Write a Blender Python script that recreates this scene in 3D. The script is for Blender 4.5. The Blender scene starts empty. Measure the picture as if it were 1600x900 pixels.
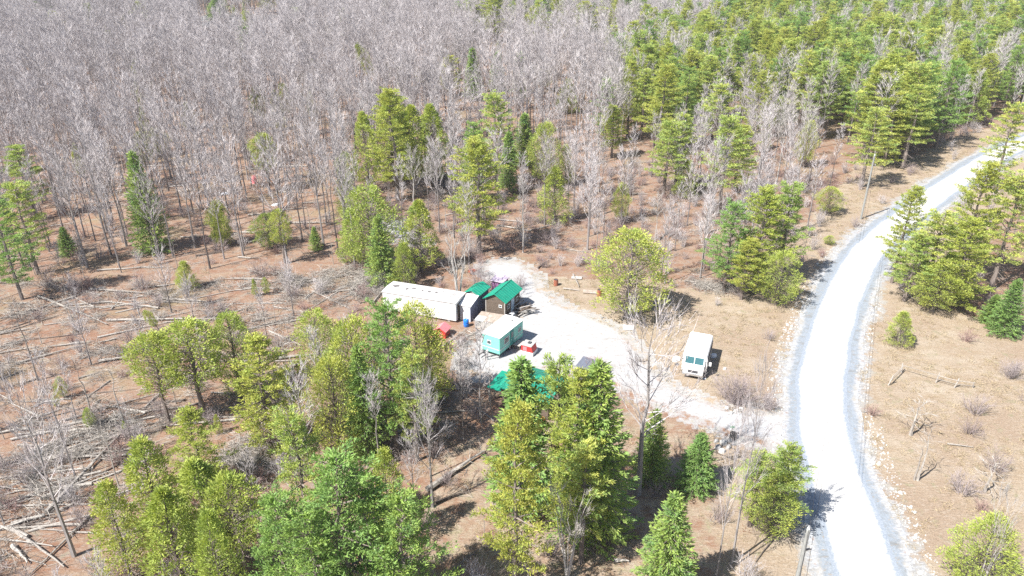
import bpy, math, random
import numpy as np
from mathutils import Vector, Matrix, noise as mnoise

R = math.radians
random.seed(7)
rng = np.random.default_rng(11)
scene = bpy.context.scene
COL = scene.collection

# ------------------------------------------------------------------ camera, sky, sun, exposure
CAM_H, PITCH, FPX = 42.0, 26.0, 1150.0          # metres, degrees below the horizon, focal length in photo pixels
cam_d = bpy.data.cameras.new('camera')
cam = bpy.data.objects.new('camera', cam_d)
COL.objects.link(cam)
cam.location = (0, 0, CAM_H)
cam.rotation_euler = (R(90 - PITCH), 0, 0)
cam_d.sensor_width = 36.0
cam_d.lens = FPX / 1600 * 36.0
cam_d.clip_start = 0.5
cam_d.clip_end = 9000
scene.camera = cam

SUN_EL = 51.0
SUN_DIR = Vector((-0.80, -0.58, 0)).normalized()   # horizontal direction towards the sun (camera-left, behind)
world = bpy.data.worlds.new('World')
scene.world = world
world.use_nodes = True
nt = world.node_tree
sky = nt.nodes.new('ShaderNodeTexSky')
sky.sky_type = 'NISHITA'
sky.sun_disc = False
sky.sun_elevation = R(SUN_EL)
sky.sun_rotation = math.atan2(SUN_DIR.x, SUN_DIR.y)
sky.altitude = 200
sky.air_density = 1.0
sky.dust_density = 1.0
bg = nt.nodes['Background']
bg.inputs['Strength'].default_value = 0.075
nt.links.new(sky.outputs[0], bg.inputs['Color'])

sun_d = bpy.data.lights.new('sun', 'SUN')
sun_d.energy = 5.0
sun_d.angle = R(0.53)
sun_d.color = (1.0, 0.965, 0.91)
sun = bpy.data.objects.new('sun', sun_d)
COL.objects.link(sun)
to_sun = Vector((SUN_DIR.x * math.cos(R(SUN_EL)), SUN_DIR.y * math.cos(R(SUN_EL)), math.sin(R(SUN_EL))))
sun.rotation_euler = to_sun.to_track_quat('Z', 'Y').to_euler()
sun.location = (0, 0, 80)

scene.view_settings.view_transform = 'Standard'
scene.view_settings.look = 'None'
scene.view_settings.exposure = 1.2
scene.view_settings.gamma = 1.0
scene.render.engine = 'CYCLES'
scene.cycles.max_bounces = 5
scene.cycles.diffuse_bounces = 3
scene.cycles.transmission_bounces = 3
scene.cycles.volume_bounces = 0
scene.cycles.use_denoising = False
scene.cycles.sample_clamp_indirect = 6

# ------------------------------------------------------------------ photo geometry -> metres on the ground
SP, CP = math.sin(R(PITCH)), math.cos(R(PITCH))

def g(px, py, h=0.0):
    """Ground position (x, y) of a point at height h seen at photo pixel (px, py)."""
    u, v = (px - 800) / FPX, (450 - py) / FPX
    t = (CAM_H - h) / (SP - v * CP)
    return Vector((u * t, t * (CP + v * SP), h))

def to_px(x, y, z=0.0):
    zc = y * CP + (CAM_H - z) * SP
    yc = y * SP - (CAM_H - z) * CP
    return 800 + FPX * x / zc, 450 - FPX * yc / zc

def solve_tree(tx, ty, by):
    """A vertical tree whose tip shows at (tx, ty) and whose foot shows at height by -> x, y, height, metres per pixel at the tip."""
    vb = (450 - by) / FPX
    tb = CAM_H / (SP - vb * CP)
    Y = tb * (CP + vb * SP)
    v = (450 - ty) / FPX
    t = Y / (CP + v * SP)
    h = CAM_H - t * (SP - v * CP)
    return (tx - 800) / FPX * t, Y, h, t / FPX

def in_poly(px, py, poly):
    px = np.asarray(px, float); py = np.asarray(py, float)
    r = np.zeros(px.shape, bool)
    n = len(poly)
    j = n - 1
    for i in range(n):
        xi, yi = poly[i]; xj, yj = poly[j]
        c = ((yi > py) != (yj > py))
        r ^= c & (px < (xj - xi) * (py - yi) / ((yj - yi) or 1e-9) + xi)
        j = i
    return r

YARD = [(1275, 648), (1165, 650), (1100, 628), (1040, 603), (1003, 570), (985, 535), (955, 512), (905, 492), (862, 478), (840, 456),
        (826, 428), (806, 408), (775, 410), (768, 425), (800, 445), (824, 475), (818, 500), (790, 508), (752, 526), (738, 545), (728, 566),
        (748, 584), (775, 578), (800, 585), (860, 570), (930, 576), (975, 598), (1010, 620), (1060, 643), (1120, 662), (1180, 680), (1275, 692)]
TRACK = [(598, 338), (618, 343), (642, 366), (662, 384), (640, 380), (610, 362)]
FIELD_R = [(1372, 452), (1480, 478), (1560, 505), (1800, 505), (2100, 1100), (1440, 1100), (1365, 800), (1335, 690), (1332, 600), (1348, 520)]
FIELD_M = [(800, 405), (835, 425), (870, 435), (940, 432), (1040, 446), (1160, 465), (1275, 445), (1300, 455), (1255, 560), (1240, 650), (1165, 650),
           (1100, 628), (1040, 603), (1003, 570), (985, 535), (955, 512), (905, 492), (862, 478), (840, 456)]
FRONT = [(975, 606), (1060, 658), (1180, 692), (1262, 702), (1255, 800), (1245, 1000), (850, 1000), (660, 960), (660, 720), (720, 690), (780, 660), (960, 640)]
THICKET = [(470, 640), (560, 660), (650, 590), (745, 600), (770, 640), (740, 690), (640, 760), (520, 760), (470, 740)]
CLEARED = [(-700, 400), (-100, 425), (250, 428), (430, 412), (560, 432), (620, 450), (700, 540), (640, 600), (480, 620), (470, 740), (400, 1100), (-900, 1100)]
OLIVE = [(130, 790), (200, 690), (330, 720), (400, 780), (430, 1000), (120, 1000)]
PINES = [(1000, 90), (1130, 50), (1210, 28), (1450, 22), (1900, 20), (2300, 20), (2300, 200), (1620, 190), (1560, 178), (1500, 200), (1425, 252), (1375, 272), (1320, 250), (1262, 218),
         (1180, 195), (1095, 200), (1050, 225), (1000, 200), (970, 150)]
RIGHTBANK = [(1610, 245), (1900, 230), (2100, 500), (1620, 500), (1560, 470), (1500, 420), (1450, 400), (1470, 345), (1540, 290)]
VERGE_L = [(1330, 250), (1430, 245), (1540, 200), (1570, 235), (1480, 285), (1400, 335), (1330, 410), (1290, 440), (1272, 400), (1290, 340)]
ROCKYGAP = [(300, 28), (420, 24), (455, 50), (430, 88), (330, 92), (300, 60)]

road_px = [(1410, 1040), (1385, 970), (1352, 890), (1333, 830), (1309, 760), (1292, 700), (1283, 650), (1283, 590), (1292, 540), (1306, 490),
           (1327, 440), (1350, 400), (1380, 368), (1415, 340), (1460, 305), (1503, 277), (1546, 249), (1590, 227), (1650, 205), (1760, 175)]
road_c = [g(*p) for p in road_px]

def smooth_path(pts, step):
    out = []
    n = len(pts)
    for i in range(n - 1):
        p0, p1, p2, p3 = pts[max(i - 1, 0)], pts[i], pts[i + 1], pts[min(i + 2, n - 1)]
        k = max(2, int((p2 - p1).length / step))
        for j in range(k):
            t = j / k
            out.append(0.5 * ((2 * p1) + (p2 - p0) * t + (2 * p0 - 5 * p1 + 4 * p2 - p3) * t * t + (3 * p1 - p0 - 3 * p2 + p3) * t ** 3))
    out.append(pts[-1])
    return out

ROAD = smooth_path(road_c, 1.5)
ROAD_NP = np.array([(p.x, p.y) for p in ROAD])

def road_dist(x, y):
    x = np.atleast_1d(x); y = np.atleast_1d(y)
    d = np.full(x.shape, 1e9)
    for a in ROAD_NP[::2]:
        d = np.minimum(d, (x - a[0]) ** 2 + (y - a[1]) ** 2)
    return np.sqrt(d)

def gz(x, y):
    """Height of the ground: gently uneven, level by the road and in the yard."""
    d = math.hypot(x - 8, y - 80)
    m = min(1.0, max(0.0, (d - 38) / 40.0))
    if x > 5:
        m *= min(1.0, max(0.0, (float(road_dist(x, y)[0]) - 6) / 15.0))
    if m <= 0:
        return 0.0
    return m * 0.7 * mnoise.noise((x * 0.045, y * 0.045, 3.1))

# ------------------------------------------------------------------ mesh builder
class MB:
    def __init__(self):
        self.v, self.f, self.m = [], [], []
    def add(self, vs, fs, mi=0):
        o = len(self.v)
        self.v.extend(vs)
        for f in fs:
            self.f.append([i + o for i in f]); self.m.append(mi)
    def tri(self, a, b, c, mi=0):
        o = len(self.v)
        self.v += (a, b, c); self.f.append((o, o + 1, o + 2)); self.m.append(mi)
    def tube(self, path, radii, n=6, mi=0, cap=True):
        o = len(self.v)
        k = len(path)
        for i, p in enumerate(path):
            d = (path[min(i + 1, k - 1)] - path[max(i - 1, 0)])
            if d.length < 1e-6: d = Vector((0, 0, 1))
            d.normalize()
            a = d.orthogonal().normalized() if abs(d.z) < 0.99 else Vector((1, 0, 0))
            if abs(d.z) < 0.99:
                a = d.cross(Vector((0, 0, 1))).normalized()
            b = d.cross(a)
            for j in range(n):
                t = 2 * math.pi * j / n
                self.v.append(p + (a * math.cos(t) + b * math.sin(t)) * radii[i])
        for i in range(k - 1):
            for j in range(n):
                j2 = (j + 1) % n
                self.f.append((o + i * n + j, o + i * n + j2, o + (i + 1) * n + j2, o + (i + 1) * n + j)); self.m.append(mi)
        if cap:
            self.f.append(tuple(o + j for j in range(n))[::-1]); self.m.append(mi)
            self.f.append(tuple(o + (k - 1) * n + j for j in range(n))); self.m.append(mi)
    def box(self, x0, x1, y0, y1, z0, z1, mi=0):
        vs = [Vector(p) for p in ((x0, y0, z0), (x1, y0, z0), (x1, y1, z0), (x0, y1, z0), (x0, y0, z1), (x1, y0, z1), (x1, y1, z1), (x0, y1, z1))]
        self.add(vs, [(3, 2, 1, 0), (4, 5, 6, 7), (0, 1, 5, 4), (1, 2, 6, 5), (2, 3, 7, 6), (3, 0, 4, 7)], mi)
    def prism(self, prof, y0, y1, mi=0):
        """Profile in x-z (counter-clockwise seen from -y) swept from y0 to y1."""
        n = len(prof)
        vs = [Vector((x, y0, z)) for x, z in prof] + [Vector((x, y1, z)) for x, z in prof]
        fs = [tuple(range(n)), tuple(range(2 * n - 1, n - 1, -1))]
        for i in range(n):
            j = (i + 1) % n
            fs.append((i, n + i, n + j, j))
        self.add(vs, fs, mi)
    def prism_x(self, prof, x0, x1, mi=0):
        """Profile in y-z swept from x0 to x1."""
        n = len(prof)
        vs = [Vector((x0, y, z)) for y, z in prof] + [Vector((x1, y, z)) for y, z in prof]
        fs = [tuple(range(n))[::-1], tuple(range(n, 2 * n))]
        for i in range(n):
            j = (i + 1) % n
            fs.append((i, j, n + j, n + i))
        self.add(vs, fs, mi)
    def mesh(self, name, mats, smooth=False):
        me = bpy.data.meshes.new(name)
        me.from_pydata([tuple(v) for v in self.v], [], self.f)
        for m in (mats if isinstance(mats, (list, tuple)) else [mats]):
            me.materials.append(m)
        if any(self.m):
            me.polygons.foreach_set('material_index', self.m)
        if smooth:
            me.polygons.foreach_set('use_smooth', [True] * len(me.polygons))
        me.update()
        return me
    def build(self, name, mats, parent=None, smooth=False, bevel=0.0):
        o = link(name, self.mesh(name, mats, smooth), parent)
        if bevel:
            b = o.modifiers.new('bevel', 'BEVEL'); b.width = bevel; b.segments = 2; b.limit_method = 'ANGLE'
        return o

def link(name, data, parent=None):
    o = bpy.data.objects.new(name, data)
    COL.objects.link(o)
    if parent is not None: o.parent = parent
    return o

def tag(o, label=None, cat=None, group=None, kind=None):
    for k, v in (('label', label), ('category', cat), ('group', group), ('kind', kind)):
        if v: o[k] = v
    return o

def thing(name, label, cat, loc, rz=0.0, group=None):
    o = bpy.data.objects.new(name, None)
    o.empty_display_size = 0.3
    COL.objects.link(o)
    o.location = loc; o.rotation_euler = (0, 0, rz)
    return tag(o, label, cat, group)

# ------------------------------------------------------------------ materials
def new_mat(name):
    m = bpy.data.materials.new(name)
    m.use_nodes = True
    t = m.node_tree
    return m, t, t.nodes['Principled BSDF'], t.nodes['Material Output']

def nd(t, kind, **kw):
    n = t.nodes.new(kind)
    for k, v in kw.items():
        setattr(n, k, v)
    return n

def mix(t, fac, a, b, mode='MIX'):
    n = nd(t, 'ShaderNodeMix', data_type='RGBA', blend_type=mode)
    for sock, val in ((n.inputs[0], fac), (n.inputs[6], a), (n.inputs[7], b)):
        if hasattr(val, 'links'): t.links.new(val, sock)
        elif isinstance(val, (int, float)): sock.default_value = val
        else: sock.default_value = (*val, 1)
    return n.outputs[2]

def noise_n(t, scale, detail=3, rough=0.55, vec=None, dist=0.0):
    n = nd(t, 'ShaderNodeTexNoise')
    n.inputs['Scale'].default_value = scale; n.inputs['Detail'].default_value = detail
    n.inputs['Roughness'].default_value = rough; n.inputs['Distortion'].default_value = dist
    if vec is not None: t.links.new(vec, n.inputs['Vector'])
    return n.outputs['Fac']

def ramp(t, fac, lo, hi):
    n = nd(t, 'ShaderNodeMapRange', clamp=True)
    n.inputs['From Min'].default_value = lo; n.inputs['From Max'].default_value = hi
    t.links.new(fac, n.inputs['Value'])
    return n.outputs[0]

def mth(t, op, a, b=None):
    n = nd(t, 'ShaderNodeMath', operation=op)
    for i, val in enumerate((a, b)):
        if val is None: continue
        if hasattr(val, 'links'): t.links.new(val, n.inputs[i])
        else: n.inputs[i].default_value = val
    return n.outputs[0]

def simple(name, c, rough=0.7, var=0.15, scale=6.0, metal=0.0, spec=0.3, bump=0.0, c2=None):
    m, t, p, out = new_mat(name)
    co = nd(t, 'ShaderNodeTexCoord').outputs['Object']
    n = noise_n(t, scale, 4, 0.6, co)
    lo = tuple(x * (1 - var) for x in c); hi = tuple(min(1, x * (1 + var)) for x in c)
    col = mix(t, ramp(t, n, 0.3, 0.7), lo, hi)
    if c2:
        n2 = noise_n(t, scale * 0.37, 5, 0.65, co)
        col = mix(t, ramp(t, n2, 0.52, 0.68), col, c2)
    t.links.new(col, p.inputs['Base Color'])
    p.inputs['Roughness'].default_value = rough
    p.inputs['Metallic'].default_value = metal
    p.inputs['Specular IOR Level'].default_value = spec
    if bump:
        b = nd(t, 'ShaderNodeBump'); b.inputs['Strength'].default_value = bump
        b.inputs['Distance'].default_value = 0.05
        t.links.new(n, b.inputs['Height']); t.links.new(b.outputs[0], p.inputs['Normal'])
    return m

def foliage(name, ca, cb, cc, transl=0.35):
    """Needle colour: varies from tree to tree (ca..cb) and from clump to clump (towards cc)."""
    m, t, p, out = new_mat(name)
    oi = nd(t, 'ShaderNodeObjectInfo')
    co = nd(t, 'ShaderNodeTexCoord').outputs['Object']
    n = noise_n(t, 1.1, 3, 0.6, co)
    n2 = noise_n(t, 7.0, 2, 0.6, co)
    c = mix(t, oi.outputs['Random'], ca, cb)
    c = mix(t, ramp(t, n, 0.42, 0.66), c, cc)
    c = mix(t, ramp(t, n2, 0.35, 0.75), c, mix(t, 1.0, c, (1.5, 1.4, 1.3), 'MULTIPLY'))
    t.links.new(c, p.inputs['Base Color'])
    p.inputs['Roughness'].default_value = 0.55
    p.inputs['Specular IOR Level'].default_value = 0.25
    tr = nd(t, 'ShaderNodeBsdfTranslucent')
    t.links.new(mix(t, 1.0, c, (1.15, 1.2, 0.7), 'MULTIPLY'), tr.inputs['Color'])
    mx = nd(t, 'ShaderNodeMixShader'); mx.inputs[0].default_value = transl
    t.links.new(p.outputs[0], mx.inputs[1]); t.links.new(tr.outputs[0], mx.inputs[2])
    t.links.new(mx.outputs[0], out.inputs['Surface'])
    return m

def bark(name, ca, cb, rough=0.9):
    m, t, p, out = new_mat(name)
    oi = nd(t, 'ShaderNodeObjectInfo')
    co = nd(t, 'ShaderNodeTexCoord').outputs['Object']
    mp = nd(t, 'ShaderNodeMapping'); mp.inputs['Scale'].default_value = (1, 1, 0.25)
    t.links.new(co, mp.inputs['Vector'])
    n = noise_n(t, 9.0, 4, 0.65, mp.outputs[0])
    c = mix(t, oi.outputs['Random'], ca, cb)
    c = mix(t, ramp(t, n, 0.35, 0.7), mix(t, 1.0, c, (0.72, 0.7, 0.7), 'MULTIPLY'), mix(t, 1.0, c, (1.18, 1.18, 1.16), 'MULTIPLY'))
    t.links.new(c, p.inputs['Base Color'])
    p.inputs['Roughness'].default_value = rough
    p.inputs['Specular IOR Level'].default_value = 0.15
    return m

M = {}
M['pine_leaf'] = foliage('pine_needles', (0.263, 0.347, 0.088), (0.440, 0.461, 0.121), (0.220, 0.325, 0.105), 0.3)
M['pine_deep'] = foliage('deep_pine_needles', (0.191, 0.307, 0.079), (0.255, 0.359, 0.087), (0.151, 0.261, 0.090), 0.28)
M['pine_lime'] = foliage('lime_pine_needles', (0.301, 0.350, 0.069), (0.374, 0.383, 0.089), (0.244, 0.318, 0.074), 0.3)
M['cedar_leaf'] = foliage('cedar_sprays', (0.303, 0.375, 0.084), (0.399, 0.417, 0.101), (0.239, 0.321, 0.089), 0.3) if True else foliage('cedar_sprays', (0.361, 0.382, 0.095), (0.457, 0.434, 0.119), (0.286, 0.333, 0.100), 0.3)
M['spruce_leaf'] = foliage('spruce_needles', (0.183, 0.299, 0.083), (0.310, 0.387, 0.096), (0.155, 0.271, 0.096), 0.28)
M['bark_dark'] = bark('dark_bark', (0.16, 0.13, 0.115), (0.24, 0.205, 0.185))
M['bark_grey'] = bark('grey_bark', (0.115, 0.101, 0.098), (0.310, 0.287, 0.282)) if True else bark('grey_bark', (0.245, 0.223, 0.223), (0.350, 0.323, 0.323))
M['twig_grey'] = bark('grey_twigs', (0.399, 0.371, 0.371), (0.553, 0.518, 0.518))
M['bark_trunk'] = bark('light_grey_trunk', (0.26, 0.24, 0.23), (0.33, 0.31, 0.30))
M['bark_pale'] = bark('pale_bark', (0.390, 0.368, 0.347), (0.467, 0.446, 0.425))
M['dead_wood'] = bark('weathered_wood', (0.289, 0.264, 0.238), (0.409, 0.383, 0.350))
M['dead_dark'] = bark('rotten_wood', (0.122, 0.099, 0.084), (0.190, 0.160, 0.144))
M['shrub_twig'] = bark('shrub_twigs', (0.285, 0.233, 0.229), (0.371, 0.325, 0.325))
M['shrub_red'] = bark('reddish_twigs', (0.323, 0.218, 0.201), (0.372, 0.275, 0.258))
M['straw'] = bark('dry_grass_blades', (0.332, 0.264, 0.166), (0.408, 0.339, 0.227))
M['leaf_litter'] = bark('dead_leaves', (0.246, 0.127, 0.078), (0.283, 0.192, 0.127))
M['rock'] = simple('grey_rock', (0.328, 0.320, 0.312), 0.9, 0.3, 5, bump=0.4)
M['rock_pale'] = simple('pale_rock', (0.437, 0.429, 0.413), 0.9, 0.2, 5, bump=0.4)

# ground: three colours mixed by area masks stored on the mesh, broken up by noise
def ground_nodes(t):
    geo = nd(t, 'ShaderNodeNewGeometry').outputs['Position']
    st = nd(t, 'ShaderNodeMapping'); st.inputs['Rotation'].default_value = (0, 0, R(-14)); st.inputs['Scale'].default_value = (0.55, 1.5, 1)
    t.links.new(geo, st.inputs['Vector']); sv = st.outputs[0]
    n_big = noise_n(t, 0.10, 4, 0.6, geo)
    n_mid = noise_n(t, 0.45, 5, 0.65, sv)
    n_mid2 = noise_n(t, 0.8, 5, 0.7, geo)
    n_fine = noise_n(t, 3.2, 5, 0.75, sv)
    n_fine2 = noise_n(t, 7.0, 3, 0.7, geo)
    # forest floor: rusty litter, tan duff, grey deadwood crumbs, a little moss
    c = mix(t, ramp(t, n_mid, 0.42, 0.62), (0.221, 0.124, 0.081), (0.262, 0.186, 0.131))
    c = mix(t, ramp(t, n_mid2, 0.5, 0.66), c, (0.235, 0.192, 0.162))
    c = mix(t, ramp(t, n_big, 0.54, 0.68), c, (0.235, 0.180, 0.107))
    c = mix(t, ramp(t, n_fine, 0.50, 0.72), c, (0.311, 0.258, 0.221))
    c = mix(t, ramp(t, n_fine2, 0.56, 0.72), c, (0.112, 0.067, 0.049))
    # old field: flattened straw with brown and faintly green patches
    f = mix(t, ramp(t, n_mid, 0.40, 0.64), (0.298, 0.230, 0.160), (0.359, 0.301, 0.234))
    f = mix(t, ramp(t, n_big, 0.45, 0.62), f, (0.282, 0.212, 0.154))
    f = mix(t, ramp(t, n_mid2, 0.56, 0.68), f, (0.240, 0.220, 0.136))
    f = mix(t, ramp(t, n_fine, 0.5, 0.75), f, (0.407, 0.353, 0.293))
    f = mix(t, ramp(t, n_fine2, 0.48, 0.72), f, (0.179, 0.136, 0.096))
    # packed earth beside the road and yard, with stones
    s = mix(t, ramp(t, n_fine, 0.40, 0.62), (0.251, 0.253, 0.262), (0.394, 0.413, 0.438))
    s = mix(t, ramp(t, n_mid2, 0.45, 0.65), s, (0.298, 0.273, 0.234))
    def msk(name, noise_amt):
        a = nd(t, 'ShaderNodeAttribute', attribute_name=name).outputs['Fac']
        return ramp(t, mth(t, 'ADD', a, mth(t, 'MULTIPLY', mth(t, 'SUBTRACT', n_mid2, 0.5), noise_amt)), 0.38, 0.62)
    c = mix(t, msk('field', 1.2), c, f)
    c = mix(t, msk('stony', 1.7), c, s)
    return c, n_fine, n_mid2, geo, n_fine2, n_mid

def ground_mat():
    m, t, p, out = new_mat('forest_ground')
    c, nf, *_ = ground_nodes(t)
    t.links.new(c, p.inputs['Base Color'])
    p.inputs['Roughness'].default_value = 0.95; p.inputs['Specular IOR Level'].default_value = 0.1
    b = nd(t, 'ShaderNodeBump'); b.inputs['Strength'].default_value = 0.9; b.inputs['Distance'].default_value = 0.14
    t.links.new(nf, b.inputs['Height']); t.links.new(b.outputs[0], p.inputs['Normal'])
    return m
M['ground'] = ground_mat()

def gravel_mat(name, base, dark, attr):
    """Gravel that gives way to the ground around it where the mask runs out."""
    m, t, p, out = new_mat(name)
    c, nf, nm, geo, nf2, nmid = ground_nodes(t)
    n3 = noise_n(t, 1.7, 5, 0.7, geo)
    gcol = mix(t, ramp(t, nf2, 0.35, 0.65), dark, base)
    gcol = mix(t, ramp(t, n3, 0.48, 0.64), gcol, tuple(x * y for x, y in zip(base, (0.74, 0.72, 0.69))))
    gcol = mix(t, ramp(t, nmid, 0.55, 0.70), gcol, tuple(x * y for x, y in zip(base, (0.62, 0.58, 0.53))))
    gcol = mix(t, ramp(t, nf, 0.56, 0.68), gcol, (0.26, 0.21, 0.16))
    a = nd(t, 'ShaderNodeAttribute', attribute_name=attr).outputs['Fac']
    mm = ramp(t, mth(t, 'ADD', a, mth(t, 'MULTIPLY', mth(t, 'SUBTRACT', n3, 0.5), 1.15)), 0.32, 0.60)
    t.links.new(mix(t, mm, c, gcol), p.inputs['Base Color'])
    p.inputs['Roughness'].default_value = 0.95; p.inputs['Specular IOR Level'].default_value = 0.1
    b = nd(t, 'ShaderNodeBump'); b.inputs['Strength'].default_value = 0.5; b.inputs['Distance'].default_value = 0.06
    t.links.new(nf2, b.inputs['Height']); t.links.new(b.outputs[0], p.inputs['Normal'])
    return m
M['gravel'] = gravel_mat('yard_gravel', (0.414, 0.416, 0.423), (0.311, 0.307, 0.313), 'gravel')

def road_mat():
    """White packed gravel: two faint wheel tracks, loose grey stone taking over towards the edges."""
    m, t, p, out = new_mat('packed_white_gravel')
    geo = nd(t, 'ShaderNodeNewGeometry').outputs['Position']
    n1 = noise_n(t, 0.6, 5, 0.65, geo); n2 = noise_n(t, 9.0, 3, 0.7, geo); n3 = noise_n(t, 2.3, 4, 0.7, geo)
    c = mix(t, ramp(t, n1, 0.35, 0.65), (0.44, 0.43, 0.415), (0.50, 0.49, 0.475))
    c = mix(t, ramp(t, n2, 0.55, 0.8), c, (0.37, 0.36, 0.35))
    c = mix(t, ramp(t, n3, 0.56, 0.72), c, (0.40, 0.39, 0.375))
    a = nd(t, 'ShaderNodeAttribute', attribute_name='core').outputs['Fac']
    ruts = nd(t, 'ShaderNodeAttribute', attribute_name='ruts').outputs['Fac']
    c = mix(t, mth(t, 'MULTIPLY', ruts, ramp(t, n1, 0.2, 0.7)), c, (0.58, 0.57, 0.56))
    loose = mix(t, ramp(t, n2, 0.35, 0.7), (0.19, 0.22, 0.26), (0.30, 0.325, 0.36))
    mm = ramp(t, mth(t, 'ADD', a, mth(t, 'MULTIPLY', mth(t, 'SUBTRACT', n3, 0.5), 0.9)), 0.3, 0.7)
    t.links.new(mix(t, mm, loose, c), p.inputs['Base Color'])
    p.inputs['Roughness'].default_value = 0.95; p.inputs['Specular IOR Level'].default_value = 0.1
    b = nd(t, 'ShaderNodeBump'); b.inputs['Strength'].default_value = 0.5; b.inputs['Distance'].default_value = 0.05
    t.links.new(n2, b.inputs['Height']); t.links.new(b.outputs[0], p.inputs['Normal'])
    return m
M['road'] = road_mat()
M['shoulder'] = gravel_mat('loose_grey_gravel', (0.27, 0.295, 0.325), (0.19, 0.22, 0.255), 'gravel')

M['white_paint'] = simple('white_sheet_metal', (0.640, 0.632, 0.624), 0.45, 0.05, 2.0, c2=(0.560, 0.544, 0.528))
M['white_roof'] = simple('white_roof_coating', (0.672, 0.664, 0.656), 0.6, 0.05, 1.5, c2=(0.592, 0.576, 0.560))
M['patched_roof'] = simple('patched_white_roof', (0.499, 0.490, 0.481), 0.6, 0.06, 1.5, c2=(0.343, 0.325, 0.312))
M['roof_stain'] = simple('dark_roof_patches', (0.12, 0.11, 0.11), 0.8, 0.3, 9)
M['teal'] = simple('mint_teal_paint', (0.20, 0.56, 0.47), 0.45, 0.07, 2.5, c2=(0.17, 0.50, 0.42))
M['teal_dark'] = simple('dark_teal_trim', (0.047, 0.281, 0.250), 0.5, 0.1, 4)
M['green_metal'] = simple('green_roof_steel', (0.010, 0.225, 0.146), 0.45, 0.16, 1.6, spec=0.4)
M['board'] = simple('brown_boards', (0.122, 0.094, 0.073), 0.85, 0.3, 7, bump=0.2)
M['board_grey'] = simple('weathered_boards', (0.390, 0.367, 0.343), 0.85, 0.2, 7, bump=0.2)
M['plywood'] = simple('weathered_plywood', (0.328, 0.269, 0.222), 0.85, 0.18, 3, c2=(0.386, 0.351, 0.322))
M['shade_blue'] = simple('painted_side_shade', (0.187, 0.211, 0.312), 0.7, 0.15, 4)  # blue-grey shade of the side walls put into the colour
M['door_blue'] = simple('pale_blue_door', (0.351, 0.452, 0.562), 0.5, 0.08, 4)
M['mauve'] = simple('faded_mauve_roof', (0.406, 0.343, 0.421), 0.8, 0.12, 3)
M['plum'] = simple('plum_boards', (0.22, 0.11, 0.22), 0.8, 0.2, 5)
M['pink'] = simple('faded_pink_plastic', (0.624, 0.195, 0.211), 0.5, 0.08, 3)
M['red'] = simple('red_plastic', (0.546, 0.039, 0.035), 0.45, 0.1, 4)
M['orange'] = simple('orange_plastic', (0.562, 0.125, 0.039), 0.5, 0.12, 4)
M['blue'] = simple('blue_plastic', (0.02, 0.16, 0.60), 0.4, 0.08, 4)
M['rust'] = simple('rusty_steel', (0.28, 0.10, 0.06), 0.85, 0.3, 6)
M['black'] = simple('black_rubber', (0.03, 0.03, 0.032), 0.7, 0.2, 6)
M['chassis'] = simple('dark_steel', (0.09, 0.09, 0.10), 0.6, 0.25, 6, metal=0.4)
M['chrome'] = simple('dull_chrome', (0.62, 0.63, 0.65), 0.3, 0.1, 6, metal=0.8)
M['grey_lid'] = simple('grey_lid', (0.36, 0.35, 0.33), 0.7, 0.2, 5)
M['pole_wood'] = bark('grey_pole_wood', (0.269, 0.275, 0.263), (0.292, 0.298, 0.286))
M['ceramic'] = simple('pale_ceramic', (0.78, 0.78, 0.77), 0.3, 0.05, 5)
M['wire'] = simple('dark_wire', (0.025, 0.025, 0.028), 0.5, 0.1, 3)
M['tarp'] = simple('pale_tarp', (0.593, 0.601, 0.624), 0.7, 0.1, 5)
M['solar'] = simple('solar_cells', (0.05, 0.065, 0.13), 0.25, 0.2, 9, spec=0.5)
M['panel_blue'] = simple('faded_blue_roofing', (0.105, 0.116, 0.148), 0.7, 0.15, 4)
m, t_, p_, _o = new_mat('window_glass')
p_.inputs['Base Color'].default_value = (0.05, 0.08, 0.09, 1); p_.inputs['Roughness'].default_value = 0.06; p_.inputs['Specular IOR Level'].default_value = 0.6
M['glass'] = m
m, t_, p_, _o = new_mat('windshield_glass')
p_.inputs['Base Color'].default_value = (0.05, 0.13, 0.15, 1); p_.inputs['Roughness'].default_value = 0.05; p_.inputs['Specular IOR Level'].default_value = 0.7
M['windshield'] = m

# ------------------------------------------------------------------ ground, road, driveway
def axis(lo, hi, step, far_lo, far_hi):
    a = list(np.arange(lo, hi + 1e-6, step))
    s, x = step, hi
    while x < far_hi:
        s *= 1.16; x += s; a.append(x)
    s, x = step, lo
    while x > far_lo:
        s *= 1.16; x -= s; a.insert(0, x)
    return np.array(a)

gx = axis(-75, 100, 0.9, -4500, 4500)
gy = axis(28, 185, 0.9, -1500, 6500)
GX, GY = np.meshgrid(gx, gy)
fx, fy = GX.ravel(), GY.ravel()
zz = np.array([gz(x, y) if (abs(x) < 500 and y < 800) else 0.0 for x, y in zip(fx, fy)])
jx = np.array([mnoise.noise((x * 0.16, y * 0.16, 0.5)) for x, y in zip(fx, fy)])
jy = np.array([mnoise.noise((x * 0.16, y * 0.16, 9.5)) for x, y in zip(fx, fy)])
with np.errstate(all='ignore'):
    zc = fy * CP + CAM_H * SP
    PX = 800 + FPX * (fx + jx * 2.0) / np.maximum(zc, 1)
    yy = fy + jy * 2.0
    PY = 450 - FPX * (yy * SP - CAM_H * CP) / np.maximum(yy * CP + CAM_H * SP, 1)
rd = road_dist(fx, fy) + jx * 1.2
field = (in_poly(PX, PY, FIELD_R) | in_poly(PX, PY, FIELD_M)).astype(float)
field = np.maximum(field, in_poly(PX, PY, FRONT) * 0.52)
field = np.maximum(field, in_poly(PX, PY, VERGE_L) * 0.75)
field = np.maximum(field, in_poly(PX, PY, CLEARED) * 0.30)
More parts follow.
